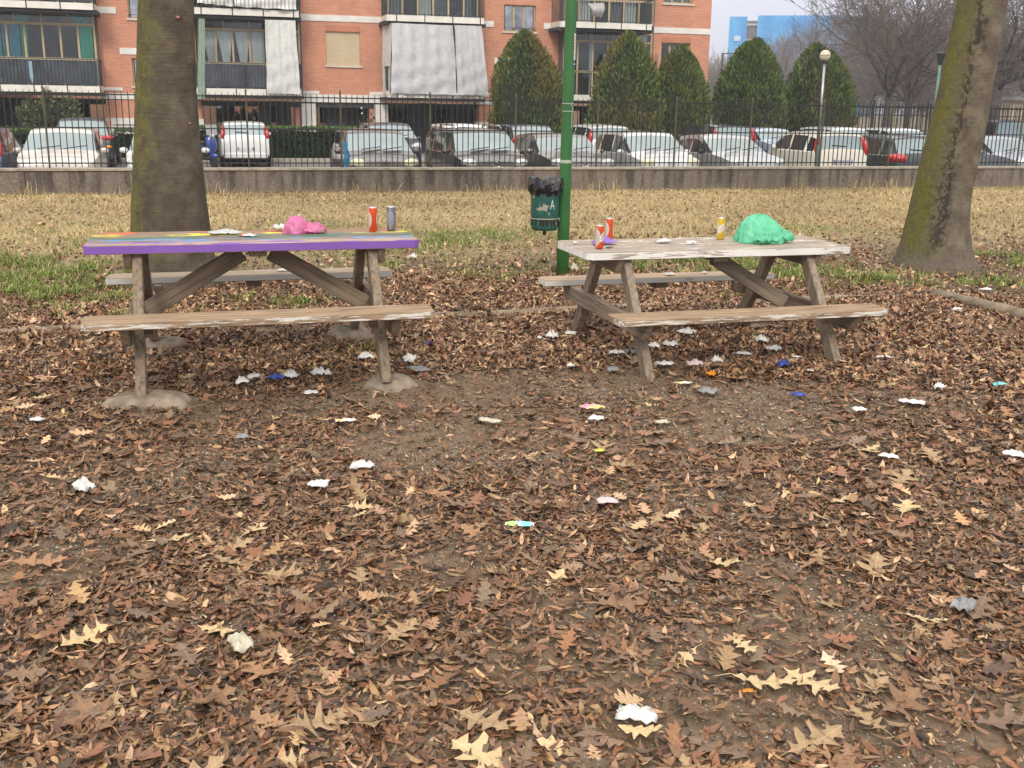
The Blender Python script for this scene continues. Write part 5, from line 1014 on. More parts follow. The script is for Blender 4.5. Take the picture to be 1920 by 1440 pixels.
for fl in range(3):
    z = 1.88+fl*P0
    # brick strips and their windows
    wn = [[(-2.25, -.95, z+2.90-2.13+.02, z+2.90-.9)], [(5.17, 6.54, z+1.23, z+2.54)], [(12.6, 14.02, z+2.90-.15, z+2.90+.93)], [(19.82, 21.2, z+1.25, z+2.53)]]
    hol = [[(-2.29, -.9, z+.28, z+1.32)] if fl == 0 else [], wn[1], [(12.6, 14.02, z+.28, z+1.32)] if fl == 0 else [], wn[3]]
    for k, (a0, a1) in enumerate(SEG):
        stair = k in (0, 2); hs = [(a0+1.18, a0+2.58, z+(2.78 if fl < 3 else 0), z+3.84)] if stair else list(hol[k])
        zt = z+P0
        if stair:
            # landings fall half a storey away from the flats: windows at z+.28 (ground) and z+2.78 of each storey
            hh = []
            if fl == 0: hh.append((a0+1.18, a0+2.58, z+.28, z+1.32))
            lo_, hi_ = z+2.78, z+3.84
            if fl > 0: hh.append((a0+1.18, a0+2.58, z, z+3.84-P0))
            hh.append((a0+1.18, a0+2.58, lo_, zt)); wallholes(a0, a1, z, zt, hh)
            if fl == 0: window(a0+1.18, a0+2.58, z+.28, z+1.32, 45.12, glr, (a0+1.64, a0+2.07)); sill(a0+1.18, a0+2.58, z+.28)
            window(a0+1.18, a0+2.58, lo_, hi_, 45.12, glr, (a0+1.64, a0+2.07)); sill(a0+1.18, a0+2.58, lo_)
            bpart(MB().box(a0+1.0, a0+2.8, 45.3, 46.5, z+.1, zt+.6), 'stair_well', room)
            # short white bands either side and the stepped one below the landing
            for x0, x1, zz in ((a0, a0+.74, z+2.92), (a1-.74, a1, z+2.92), (a0+.78, a0+1.9, z+1.45) if k == 2 else (a0+.77, a0+1.9, z+1.45)): bpart(MB().box(x0, x1, 44.97, 45.05, zz, zz+.24), 'white_band', bandm)
        else:
            wallholes(a0, a1, z, zt, hs); h = hs[0]; sill(h[0], h[1], h[2])
            bpart(MB().box(h[0]-.02, h[1]+.02, 44.985, 45.02, h[3]+.002, h[3]+.25), 'brick_lintel', brickv)
            bpart(MB().box(a0, a1, 44.97, 45.05, zt, zt+.24), 'white_band', bandm)
            if k == 1:
                for j in range(27): bpart(MB().box(h[0], h[1], 45.07, 45.095, h[2]+j*.0486, h[2]+j*.0486+.045), 'shutter_slat', pm('shutter_beige', (.60, .50, .33), (.55, .45, .29), 2, .6, bs=0) if (fl == 0 and j == 0) else bpy.data.materials['shutter_beige'], bevel=.006)
            else:
                window(h[0], h[1], h[2], h[3], 45.13, gls, ((h[0]+h[1])/2-.25, (h[0]+h[1])/2+.25)); bpart(MB().box(h[0]-.1, h[1]+.1, 45.5, 45.6, h[2]-.2, h[3]+.2), 'room', roomw); curtain(h[0], h[1], h[2], h[3], 45.3, cgrey, folds=11)
# white course under the first floor, stepped up beside the balconies
for a0, a1 in ((-3.42, -2.69), (4.0, 4.83), (6.89, 7.6), (11.5, 12.26)): bpart(MB().box(a0, a1, 44.96, 45.04, 1.98, 2.10), 'white_band', bandm)
for a0, a1 in SEG: bpart(MB().box(a0, a1, 44.95, 45.3, 1.66, 1.877 if a0 < 0 or a0 > 11 else 1.965), 'white_band', bandm)
# end wall and roof
bpart(MB().add([(22.13, 45, -.55), (22.13, 57, -.55), (22.13, 57, 10.9), (22.13, 45, 10.9)], [(0, 1, 2, 3)]), 'end_wall', bricks_)
bpart(MB().box(-7.5, 22.2, 44.8, 57.2, 10.9, 11.2), 'roof', bandm); bpart(MB().box(-30, -7.3, 44.2, 56, CP, 10.9), 'brick_wing', brick)
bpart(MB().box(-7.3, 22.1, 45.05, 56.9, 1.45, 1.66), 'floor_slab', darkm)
# balconies with glazed verandas behind
nb = 0
for fl in range(3):
    z = 1.88+fl*P0
    for k, (a0, a1) in enumerate(BAL):
        b = bpart(MB().box(a0+.03, a1-.03, 43.65, 45.0, z+.02, z+.20), 'balcony', fasm)
        xj = [a0+.0, a0+.38, a0+1.52, a0+2.66, a0+3.80, a1]
        for x0, x1 in zip(xj[:-1], xj[1:]): MB().box(x0+.018, x1-.018, 43.58, 43.648, z, z+.235).build('fascia_panel', fasm, b)
        for s, xx in ((-1, a0), (1, a1)): MB().box(xx-.01 if s < 0 else xx-.055, xx+.055 if s < 0 else xx+.01, 43.66, 44.98, z, z+.235).build('side_panel', fasm, b)
        for xx in xj[1:-1]: MB().box(xx-.02, xx+.02, 43.572, 43.60, z-.02, z+.26).build('joint_strip', rail_, b)
        zr = z+1.20; r = MB()
        MB().box(a0-.02, a1+.02, 43.55, 43.60, zr-.03, zr).box(a0-.02, a0+.03, 43.6, 44.95, zr-.03, zr).box(a1-.03, a1+.02, 43.6, 44.95, zr-.03, zr).box(a0, a1, 43.565, 43.59, z+.27, z+.295).build('hand_rail', rail_, b)
        nbal = int((a1-a0)/.125)
        stf = MB()
        for i in range(nbal+1):
            x = a0+(a1-a0)*i/nbal; (lambda g: g)(0)
            if fl < 2: 
                if nb == 0: bal0 = MB().box(-.009, .009, -.009, .009, 0, .895).build('baluster', rail_, b, loc=(x, 43.577, z+.28)); nb = 1
                else: clone(bal0, 'baluster', b, (x, 43.577, z+.28)); nb += 1
            else: stf.box(x-.009, x+.009, 43.568, 43.586, z+.28, zr-.03)
        for xx in (a0, a1):
            for j in range(1, 11): stf.box(xx-.009, xx+.009, 43.58+j*.125, 43.598+j*.125, z+.28, zr-.03)
        stf.build('side_balusters', rail_, b, kind='stuff')
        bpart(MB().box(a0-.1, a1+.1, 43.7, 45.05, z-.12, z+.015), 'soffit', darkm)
        # veranda: frame, transom, mullions, panes
        g0, g1 = a0+.05, a1+.48 if k in (3,) else a1+.0
        if k == 1: g0, g1 = .22, 4.1
        if k == 2: g0, g1 = 7.6, 11.4
        if k == 3: g0, g1 = 15.1, 19.2
        if k == 0: g0, g1 = -7.2, -3.50
        yv = 44.6; z0, z1, zt = z+.24, z+2.86, z+2.46
        v = bpart(MB().box(g0, g0+.07, yv, yv+.07, z0, z1).box(g1-.07, g1, yv, yv+.07, z0, z1).box(g0, g1, yv+.001, yv+.069, z1-.07, z1).box(g0, g1, yv-.01, yv+.08, zt-.05, zt+.04).box(g0, g1, yv-.012, yv+.082, z+1.17, z+1.25), 'veranda', frame)
        nm = 6; ms_ = [g0+(g1-g0)*i/nm for i in range(nm+1)]; mu_ = [g0+(g1-g0)*i/4 for i in range(5)]
        for x in ms_[1:-1]: MB().box(x-.035, x+.035, yv+.002, yv+.066, z0, zt-.05).build('mullion', frame, v)
        for x in mu_[1:-1]: MB().box(x-.03, x+.03, yv+.003, yv+.064, zt+.04, z1-.07).build('mullion', frame, v)
        for x0, x1 in zip(ms_[:-1], ms_[1:]): MB().box(x0+.036, x1-.036, yv+.03, yv+.04, z0, zt-.05).build('pane', gls, v)
        for x0, x1 in zip(mu_[:-1], mu_[1:]): MB().box(x0+.032, x1-.032, yv+.03, yv+.04, zt+.04, z1-.07).build('pane', gls, v)
        bpart(MB().box(a0-.1, g1+.02, 46.2, 46.3, z, z+2.9).box(g0-.06, g0-.002, 44.5, 46.3, z, z+2.9).box(g1+.002, g1+.06, 44.62, 46.3, z, z+2.9), 'room', roomw)
        if fl == 0 and k == 0:
            curtain(-6.75, -6.15, z0, zt, 44.70, cblue, folds=6); curtain(-6.1, -5.85, z0, zt, 44.70, cteal, folds=4, tie=.35); curtain(-4.15, -3.62, z0, zt, 44.70, cteal, folds=5); curtain(-7.1, -6.8, z0, zt, 44.70, cteal, folds=3)
            curtain(-4.3, -3.7, zt, z1, 44.70, cteal, folds=6); curtain(-6.25, -5.8, zt, z1, 44.70, cteal, folds=4)
        elif fl == 0 and k == 1:
            for x in (.42, .96, 1.62): curtain(x, x+.56, z+1.25, zt-.06, 44.70, cwhite, folds=5, tie=.55)
            curtain(2.22, 2.72, z+1.25, zt-.06, 44.70, cwhite, folds=2, amp=.01)
        elif fl == 0 and k == 3:
            for x0, x1 in ((16.35, 16.5), (17.35, 17.5), (18.5, 19.0)): curtain(x0, x1, zt, z1, 44.70, cwhite, folds=3); curtain(x0, x1, z0, zt-.06, 44.70, cwhite, folds=3)
            bpart(MB().lathe([(.0, 0), (.16, .02), (.17, .25), (.09, .55), (.03, .6), (0, .6)], 12, c=(16.95, 44.3, z+1.35)), 'hanging_towel', cgrey, smooth=True)
        else:
            for i in range(nm):
                if random.random() < .55: curtain(ms_[i]+.04, ms_[i+1]-.05, z0, zt, 44.8, random.choice([cwhite, cgrey, cwhite]), folds=4)
        if k == 0 or k == 1: bpart(MB().box(a0+.04, a1-.04, 43.62, 43.625, z+.3, z+1.14), 'rail_screen', glass_mat('screen_tint', (.12, .22, .24) if k == 0 else (.14, .17, .20), .2) if fl == 0 else bpy.data.materials['screen_tint'])
# cloths hung on the balconies
def tarp(name, pts, m, label, cat, rows=16, cols=30, seam=(), belly=.05, seed=1, ripple=.045):
    """sheet hung between four corners: top left, top right, bottom right, bottom left"""
    A, B_, C_, D = [Vector(p) for p in pts]; q = np.random.default_rng(seed); v = []; ph = q.uniform(0, 6.3, 6)
    for j in range(rows+1):
        t = j/rows
        for i in range(cols+1):
            u = i/cols; p = (A*(1-u)+B_*u)*(1-t)+(D*(1-u)+C_*u)*t
            w = ripple*(math.sin(u*31+ph[0]+1.5*t)*(1-.5*t)+.8*math.sin(u*17+ph[1]-3*t)+.7*t*math.sin(t*26+ph[2]+5*u)+.5*t*math.sin((u+t)*23+ph[3]))
            v.append((p.x+.008*math.sin(9*t+ph[4]), p.y-belly*math.sin(math.pi*t)+w, p.z+.012*math.sin(u*20+ph[5])*t))
    n = cols+1; o = MB().add(v, [(j*n+i, (j+1)*n+i, (j+1)*n+i+1, j*n+i+1) for j in range(rows) for i in range(cols)]).build(name, m, smooth=True); return tag(o, label, cat)
tm = sheet_mat('mesh_tarp', (.60, .60, .62), .06, .6, 5, .35, .78); tm2 = sheet_mat('mesh_tarp_pale', (.72, .72, .69), .06, .6, 5, .35, .78)
tarp('tarpaulin', [(7.62, 43.50, 4.72), (10.08, 43.50, 4.70), (10.20, 43.42, 2.02), (7.50, 43.42, 2.04)], tm, 'wide grey mesh sheet hung down the first floor balcony, left of its gap', 'sheet', seed=2)
tarp('tarpaulin', [(10.1, 43.50, 4.72), (11.24, 43.50, 4.72), (11.55, 43.40, 2.03), (10.24, 43.40, 2.02)], tm, 'narrower grey mesh sheet right of the wide one on the same balcony', 'sheet', cols=18, seed=5)
tarp('tarpaulin', [(7.40, 44.7, 4.70), (7.60, 43.55, 4.72), (7.46, 43.5, 2.0), (7.36, 44.6, 2.0)], tm2, 'grey sheet closing the left side of the shrouded balcony', 'sheet', cols=10, seed=6)
tarp('tarpaulin', [(2.70, 43.50, 4.67), (3.84, 43.50, 4.68), (3.94, 43.42, 1.95), (2.66, 43.42, 1.95)], tm2, 'pale mesh sheet hung over the right end of the balcony with white curtains', 'sheet', cols=16, seed=7)
tarp('awning_curtain', [(.28, 43.52, 4.63), (.50, 43.52, 4.63), (.34, 43.46, 1.72), (.06, 43.46, 1.72)], cgrn, 'mint green curtain hanging at the left end of the balcony beside the thick trunk', 'curtain', cols=10, seed=8, ripple=.04)
m, t, p = newmat('striped_cloth'); sx = nd(t, 'ShaderNodeSeparateXYZ'); lk(t, coords(t), sx.inputs[0]); w = mth(t, 'SINE', mth(t, 'MULTIPLY', sx.outputs[0], 42.)); lk(t, ramp(t, w, [(.25, (.70, .69, .66)), (.75, (.38, .38, .37))]), p.inputs['Base Color']); p.inputs['Roughness'].default_value = .8
tarp('awning_curtain', [(.30, 43.50, 6.6), (1.55, 43.50, 6.6), (1.56, 43.44, 5.10), (.26, 43.44, 5.18)], m, 'left striped white cloth on the second floor balcony by the thick trunk', 'curtain', seed=9)
tarp('awning_curtain', [(1.62, 43.50, 6.6), (3.92, 43.50, 6.6), (3.90, 43.44, 5.07), (1.62, 43.44, 5.10)], m, 'right and wider striped white cloth on the second floor balcony', 'curtain', seed=10)
bg_ = tarp('plastic_bag', [(15.75, 43.45, 5.75), (16.45, 43.45, 5.8), (16.30, 43.35, 5.22), (15.95, 43.35, 5.24)], sheet_mat('white_red_bag', (.62, .58, .58), .3, .4, 3, .5, .6), 'white and reddish bag hanging from the upper balcony right of the pole', 'plastic bag', 8, 8, belly=.2, seed=14)
sk_ = MB().box(-5.78, -5.66, 43.50, 43.53, 2.35, 2.95).add([(-5.78, 43.52, 2.36), (-5.66, 43.52, 2.36), (-5.70, 43.52, 2.15)], [(0, 1, 2)]).build('laundry', sheet_mat('pale_blue_cloth', (.38, .55, .66), .3, .8, 8)); tag(sk_, 'pale blue cloth hung over the railing of the left balcony', 'laundry')
dish = empty('satellite_dish', 'white satellite dish on the brick wall beside the right window', 'satellite dish', (19.55, 44.86, 3.62)); w = MB().lathe([(0, 0), (.18, .015), (.33, .06), (.40, .10), (.41, .095)], 20); Rm = Matrix.Rotation(math.radians(60), 4, 'Z') @ Matrix.Rotation(math.pi/2, 4, 'X'); w.v = [tuple(Rm @ Vector(p)) for p in w.v]; w.build('reflector', bandm, dish, smooth=True); MB().bar((0, 0, 0), (.0, .14, -.1), .04, .04).build('mount', rail_, dish)
# ground floor on stilts: pillars, brick and white parapets, what shows between them
pil = MB()
for a0, a1 in ((4.11, 4.67), (7.07, 7.65)): bpart(MB().box(a0, a1, 45, 45.6, CP, 1.6), 'pillar', bandm)
for a0, a1 in ((3.86, 4.09), (6.86, 7.05)): bpart(MB().box(a0, a1, 45.1, 45.7, CP, 1.6), 'brick_pier', brick)
for a0, a1 in ((-3.35, .20), (11.5, 15.3)):
    bpart(MB().box(a0, a1, 44.99, 45.4, .95, 1.63), 'brick_parapet', brick); bpart(MB().box(a0-.06, a1+.06, 44.92, 45.45, .72, .947), 'ledge', bandm); bpart(MB().box(a0+.05, a1-.05, 45.0, 45.4, CP, .717), 'plinth', bandm)
bpart(MB().box(20.2, 22.1, 45.0, 45.5, CP, 1.63), 'brick_parapet', brick)
dk = pm('dark_cladding', (.050, .055, .060), (.03, .033, .036), 3, .7); dkb = pm('dark_blue_cladding', (.022, .032, .055), (.014, .02, .035), 3, .6); warm = pm('peach_render', (.62, .36, .24), (.50, .30, .20), 1.2, .9)
for a0, a1, m_ in ((-7.2, -6.0, dk), (2.45, 2.92, dk), (3.2, 3.75, dk), (5.2, 6.0, dk), (6.0, 6.84, room), (8.7, 9.3, dkb), (9.3, 9.75, dk), (10.5, 11.45, dkb), (16.6, 17.4, dk), (18.4, 19.3, dk)): bpart(MB().box(a0, a1, 45.9, 46.2, CP, 1.45), 'cladding_panel', m_)
bpart(MB().box(-7.2, -4.6, 52, 52.2, CP, 1.45), 'back_wall', room); bpart(MB().box(6.6, 12.2, 52, 52.2, CP, 1.45), 'back_wall', room)
for a in (1.05, 9.9, 15.9, 17.9): bpart(MB().box(a, a+.28, 49.8, 50.1, CP, 1.45), 'inner_pillar', pm('pillar_grey', (.32, .30, .27), None, 4, .8) if a == 1.05 else bpy.data.materials['pillar_grey'])
cr = empty('courtyard_house', 'peach rendered house glimpsed through the stilts of the block', 'building', (4, 66, CP))
MB().box(-20, 24, 0, 8, 0, 9).build('wall', warm, cr)
for i in range(14):
    x = -18+i*3; wi = MB().box(x, x+1.2, -.03, .02, .9, 2.3).build('window', frame, cr); MB().box(x+.08, x+1.12, -.045, -.032, .98, 2.22).build('pane', glr, wi)
cf = empty('courtyard_railing', 'dark railing in the courtyard seen through the stilts', 'railing', (0, 50.5, CP)); MB().box(-3, 14, 0, .03, 1.05, 1.09).build('hand_rail', iron, cf)
stf = MB()
for i in range(170): stf.box(-3+i*.1, -2.985+i*.1, .005, .02, .1, 1.05)
stf.build('bars', iron, cf, kind='stuff')

# ------------------------------------------------------------------ hedge, bushes and clipped conifers
def clumps(N, surf, size, cols, elong=1.6, jit=.35, up=.5):
    """small leaf sprays: surf() gives points and outward directions"""
    P0_, D0 = surf(N); S = rng.uniform(.6, 1.3, N)*size; D = D0+rng.normal(0, jit, (N, 3)); D[:, 2] += up; D /= np.linalg.norm(D, axis=1)[:, None]; U = np.cross(D, rng.normal(0, 1, (N, 3))); U /= np.linalg.norm(U, axis=1)[:, None]+1e-9; K = np.cross(D, U)
    tip = P0_+D*(S*elong)[:, None]; md = P0_+D*(S*elong*.45)[:, None]
    Q = np.stack([P0_-D*(S*.3)[:, None], md+U*(S*.33)[:, None]+K*(S*.12)[:, None], tip, md-U*(S*.33)[:, None]+K*(S*.12)[:, None]], 1)
    return Q, [(0, 1, 2, 3)]
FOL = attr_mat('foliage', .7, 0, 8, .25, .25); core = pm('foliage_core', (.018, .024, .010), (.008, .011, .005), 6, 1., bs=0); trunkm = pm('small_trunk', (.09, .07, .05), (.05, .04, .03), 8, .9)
def conifer(x, y, H, R, seed, label, tops=((0, 0, 1.),), rust=.25, tone=1., gro='clipped conifers at the back of the car park', N=15000):
    t = empty('conifer', label, 'conifer', (x, y, CP), 0, gro); MB().tube([(0, 0, 0), (0, 0, H*.6)], [.12, .05], 8).build('trunk', trunkm, t)
    def prof(z): return np.where(z < .28, .80+.20*np.sin(np.clip(z/.28, 0, 1)*math.pi/2), np.clip((1-(np.clip(z-.28, 0, 1)/.72)**2.3), 0, 1)**.75)
    v = []; n = 28; rows = 18
    for j in range(rows+1):
        z = j/rows
        for k in range(n): a = 2*math.pi*k/n; r = R*.90*float(prof(np.array(z)))*(1+.05*math.sin(5*a+seed)+.05*math.sin(3*a+4*z)); v.append((r*math.cos(a), r*math.sin(a), .12+z*H*.95))
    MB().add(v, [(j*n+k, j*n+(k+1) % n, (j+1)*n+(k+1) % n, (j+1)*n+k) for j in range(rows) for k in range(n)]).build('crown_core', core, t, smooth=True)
    def surf(N):
        a = rng.uniform(0, 6.283, N); z = rng.uniform(0, 1, N)**1.08; pick = rng.integers(0, len(tops), N); tx = np.array([q[0] for q in tops])[pick]; ty = np.array([q[1] for q in tops])[pick]; th_ = np.array([q[2] for q in tops])[pick]
        l1 = vn(a*2.2+seed*7, z*7, 1., 71); l2 = vn(a*6+seed, z*18, 1., 72); lump = 1+.12*(l1-.5)*2+.09*(l2-.5)*2; surf.sh = .75+.25*l1+.35*l2; r = R*prof(z)*lump*rng.uniform(.86, 1.02, N)  # sh: shade of the hollows between lumps, multiplied into the leaf colour
        p = np.stack([r*np.cos(a)+tx*z**2*R, r*np.sin(a)+ty*z*R, .10+z*H*th_], -1); d = np.stack([np.cos(a)*.75, np.sin(a)*.75, .45+.4*z], -1); surf.a, surf.z = a, z; return p, d
    Q, F = clumps(N, surf, .085, None, 1.9, .28, .75)
    g = np.array([(.075, .115, .028), (.11, .15, .036), (.050, .080, .022), (.15, .175, .05), (.028, .042, .014)])[rng.choice(5, N, p=[.3, .25, .22, .1, .13])]; br = np.array((.20, .125, .04)); rr = (sstep(.45, .75, vn(surf.a*1.4+seed*3, surf.z*3.5, 1., 75))*rust*1.6)[:, None]*rng.uniform(.3, 1, (N, 1)); c = (g*(1-rr)+br*rr)*rng.uniform(.7, 1.35, (N, 1))*tone*1.12*surf.sh[:, None]**.8
    batch('crown', Q, F, FOL, c, parent=t); return t
conifer(12.3, 40.4, 4.72, 1.42, 1, 'rusty two tipped conifer left of the green pole', ((-.12, 0, 1.), (.2, .2, .9)), .5, 1.0)
conifer(16.35, 40.3, 4.80, 1.40, 2, 'bright green conifer immediately right of the green pole', ((0, 0, 1.), (.12, 0, .9)), .35, 1.15)
conifer(18.75, 40.6, 4.38, 1.22, 3, 'smaller conifer in front of the right edge of the block', ((0, 0, 1.), (-.2, 0, .95), (.25, 0, .93)), .25, 1.1)
conifer(21.9, 40.5, 4.72, 1.46, 4, 'dark green conifer standing clear right of the block', ((-.18, 0, .97), (.08, 0, 1.)), .15, 1.05)
conifer(25.1, 40.6, 4.62, 1.52, 5, 'conifer with rusty tip behind the globe lamp', ((-.15, 0, 1.), (.22, 0, .94)), .4, .95)
def shrub(name, x0, x1, y0, y1, z0, z1, cols, N, size, label, cat, box=False, seed=0, wild=.0, parent_tr=True, open_=0.):
    t = empty(name, label, cat, ((x0+x1)/2, (y0+y1)/2, z0)); cx, cy = (x0+x1)/2, (y0+y1)/2; hx, hy, hz = (x1-x0)/2, (y1-y0)/2, (z1-z0)
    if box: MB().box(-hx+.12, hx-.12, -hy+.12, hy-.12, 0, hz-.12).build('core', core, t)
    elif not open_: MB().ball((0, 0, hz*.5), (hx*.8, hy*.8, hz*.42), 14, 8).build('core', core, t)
    st_2 = MB(); q = random.Random(seed)
    for k in range(7): st_2.tube([(q.uniform(-.15, .15)*hx, q.uniform(-.1, .1), 0), (q.uniform(-.6, .6)*hx, q.uniform(-.5, .5)*hy, hz*.8)], [.03, .01], 5)
    st_2.build('stem', trunkm, t)
    def surf(N):
        if box:
            f = rng.choice(3, N, p=[.62, .28, .10]); u = rng.uniform(-1, 1, N); w = rng.uniform(0, 1, N); X_ = np.where(f == 2, np.sign(u)*hx, u*hx); Y_ = np.where(f == 0, -hy, np.where(f == 1, rng.uniform(-1, 1, N)*hy, rng.uniform(-1, 1, N)*hy)); Z_ = np.where(f == 1, hz, w*hz)
            p = np.stack([X_, Y_+rng.normal(0, .05, N), Z_+rng.normal(0, .025, N)], -1); d = np.stack([np.where(f == 2, np.sign(u), 0), np.where(f == 0, -1., 0), np.where(f == 1, 1., .1)], -1); surf.top = f == 1; return p, d
        d = rng.normal(0, 1, (N, 3)); d /= np.linalg.norm(d, axis=1)[:, None]; r = rng.uniform(.55 if not open_ else .1, 1., N)**.5*(1+wild*(vn(d[:, 0]*3+9, d[:, 2]*3+seed, 1., 77)-.5)); surf.top = d[:, 2] > .7
        return np.stack([d[:, 0]*hx*r, d[:, 1]*hy*r, hz*.5+d[:, 2]*hz*.5*r], -1), d
    Q, F = clumps(N, surf, size, None, 1.5, .7, .3); C = np.array(cols); c = C[rng.choice(len(C), N)]*rng.uniform(.6, 1.4, (N, 1))
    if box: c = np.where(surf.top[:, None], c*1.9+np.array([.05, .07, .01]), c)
    batch('leaves', Q, F, FOL, c, parent=t); return t
DG = [(.018, .042, .014), (.028, .06, .018), (.012, .026, .010), (.05, .085, .03)]
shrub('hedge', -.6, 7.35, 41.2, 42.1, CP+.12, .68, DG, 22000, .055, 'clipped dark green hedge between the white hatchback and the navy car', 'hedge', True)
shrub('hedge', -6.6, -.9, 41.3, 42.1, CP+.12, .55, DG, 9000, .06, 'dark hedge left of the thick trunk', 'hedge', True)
shrub('bush', -6.3, -4.2, 43.0, 44.0, CP, 1.75, [(.10, .125, .055), (.14, .16, .07), (.06, .08, .035), (.17, .18, .09)], 5000, .10, 'grey green bush under the left balcony', 'bush', wild=.6)
shrub('bush', 1.3, 2.5, 46.3, 47.5, CP, 1.35, [(.12, .07, .045), (.08, .05, .03), (.10, .09, .04)], 2500, .09, 'brownish bush in the shade under the block', 'bush', wild=.6)
shrub('bush', 7.8, 8.9, 45.9, 46.8, CP, 1.4, DG, 2500, .09, 'dark leafy bush beside the second white pillar', 'bush', wild=.5)
shrub('bush', 9.7, 10.6, 46.6, 47.3, CP, 1.3, [(.09, .10, .04), (.13, .12, .05), (.05, .06, .025)], 2000, .09, 'olive bush in front of the blue panels under the block', 'bush', wild=.5)
shrub('bush', -7.6, -6.6, 40.5, 41.2, CP, .65, [(.12, .20, .04), (.16, .25, .05)], 900, .09, 'light green bush at the left edge behind the blue car', 'bush', wild=.6)
rs = shrub('rose_bush', 6.2, 7.0, 43.9, 44.4, CP, 1.45, [(.02, .03, .015), (.03, .045, .02)], 500, .07, 'straggly rose bush with white flowers before the second white pillar', 'bush', open_=1, seed=3); wf = MB()
for k in range(11): wf.ball((random.uniform(-.35, .35), -.22, random.uniform(.7, 1.95)), (.045, .045, .04), 7, 5)
wf.build('flowers', pm('white_petal', (.68, .66, .60), None, 9, .8), rs)

# ------------------------------------------------------------------ bare winter trees beyond the car park
barkd = pm('winter_bark', (.12, .10, .09), (.07, .06, .052), 5, .9, bs=0); twigm = pm('winter_twigs', (.17, .14, .125), (.12, .095, .085), 2, .9, bs=0)
def bare(label, x, y, H, r, seed, forks, depth=6, spread=.7, group='bare winter trees', lean=0.):
    t = empty('bare_tree', label, 'tree', (x, y, CP), 0, group); q = random.Random(seed); hf = H*.28
    MB().tube([(0, 0, -.1), (lean*.4, 0, hf*.5), (lean, 0, hf)], [r*1.25, r, r*.85], 10).build('trunk', barkd, t, smooth=True)
    thick, thin = [], []
    for k in range(forks):
        segs = []; a = 2*math.pi*k/forks+q.uniform(-.4, .4); e = q.uniform(.5, 1.1); grow(segs, Vector((lean, 0, hf*q.uniform(.85, 1.0))), Vector((math.cos(a)*e, math.sin(a)*e, 1)).normalized(), H*.22, r*.55, depth, q, spread, .009, .05, (2, 3), .20)
        for s in segs: (thick if s[2] > .03 else thin).append(s)
    P, F = seg_arrays(thick, 5); batch('limbs', P, F, barkd, parent=t, smooth=True); P, F = seg_arrays(thin, 3); batch('twigs', P, F, twigm, parent=t); return t, len(thin)
cnt = []
ta, c_ = bare('spreading bare tree with a thick trunk left of the leaning tree', 32.7, 46.5, 11.5, .20, 5, 5, 5, .75); cnt.append(c_)
tb, c_ = bare('slimmer bare tree close to the right of the spreading one', 35.3, 48.5, 11, .14, 12, 4, 5, .65); cnt.append(c_)
tc_, c_ = bare('big dark bare tree right of the leaning trunk', 41.5, 49.5, 12.5, .32, 23, 6, 5, .8); cnt.append(c_)
def copytree(src, label, loc, rz, s, group=None):
    c = src.copy(); c.name = 'bare_tree'; COL.objects.link(c); c.location = loc; c.rotation_euler = (0, 0, rz); c.scale = (s, s, s); c['label'] = label
    if group: c['group'] = group
    for ch in src.children: d = ch.copy(); d.name = ch.name.split('.')[0]; COL.objects.link(d); d.parent = c
    return c
copytree(ta, 'bare tree at the far right edge', (48.5, 55, CP), 2.0, 1.0)
copytree(tb, 'faint bare tree just right of the brick corner', (43.5, 84, CP), 1.0, .62)
for i, (x, y, rz, s, k) in enumerate([(60, 88, .3, 1.05, 0), (66, 82, 1.9, 1.0, 2), (72, 92, 3.1, 1.15, 1), (54, 74, 4.2, .8, 2), (78, 84, 5.0, 1.1, 0), (50, 64, 2.6, .8, 1), (86, 90, .9, 1.2, 2), (58, 62, 1.3, .85, 0), (68, 66, 2.2, .9, 2)]):
    copytree((ta, tb, tc_)[k], 'bare winter tree in the far row beyond the second fence', (x, y, CP), rz, s, 'far row of bare trees')
# far wood: one purple brown mass of twigs
P, F = seg_arrays([s for s in (lambda L: (grow(L, Vector((0, 0, .5)), Vector((0, 0, 1)), 3.0, .09, 5, random.Random(77), .8, .030, .10, (2, 3), .22), L)[1])([])], 3)
allP = []
for i in range(46):
    x = 52+i*1.75+random.uniform(-2, 2); y = 104+random.uniform(-8, 14)-(i*.2); s = random.uniform(.8, 1.1)*(1.0 if i > 9 else .68+.03*i); a = random.uniform(0, 6.3); R = np.array([[math.cos(a), -math.sin(a), 0], [math.sin(a), math.cos(a), 0], [0, 0, 1]])
    allP.append((P @ R.T)*s*np.array([1.25, 1.25, .95])+np.array([x, y, CP]))
batch('far_wood', np.concatenate(allP), F, pm('far_twigs', (.25, .205, .18), (.18, .145, .13), .2, .9, bs=0), kind='stuff')
print('TREES', cnt, len(P)*34)

# ------------------------------------------------------------------ second fence, far buildings
f2 = empty('iron_fence', 'tall iron fence at the far side of the car park', 'fence', (27, 43.6, CP)); 
for z in (.55+.72, 1.95, 2.28): MB().box(0, 34, -.01, .01, z-.02, z+.02).build('rail', iron, f2)
b0 = MB().box(-.012, .012, -.012, .012, 0, 2.5).build('bar', iron, f2, loc=(0, 0, 0))
for k in range(1, 190): clone(b0, 'bar', f2, (k*.17, 0, 0))
for k in range(0, 12): MB().box(-.035, .035, -.035, .035, 0, 2.6).build('post', iron, f2, loc=(k*2.9+.05, .05, 0))
fb = empty('low_building', 'long low cream building with white doors behind the far fence', 'building', (62, 72, CP)); crm = pm('cream_render', (.52, .43, .30), (.42, .34, .24), .6, .9)
MB().box(0, 70, 0, 8, 0, 3.1).build('wall', crm, fb); MB().box(-.3, 70.3, -.4, 8.3, 3.1, 3.4).build('roof', pm('grey_roof', (.20, .19, .19), None, 1, .9), fb)
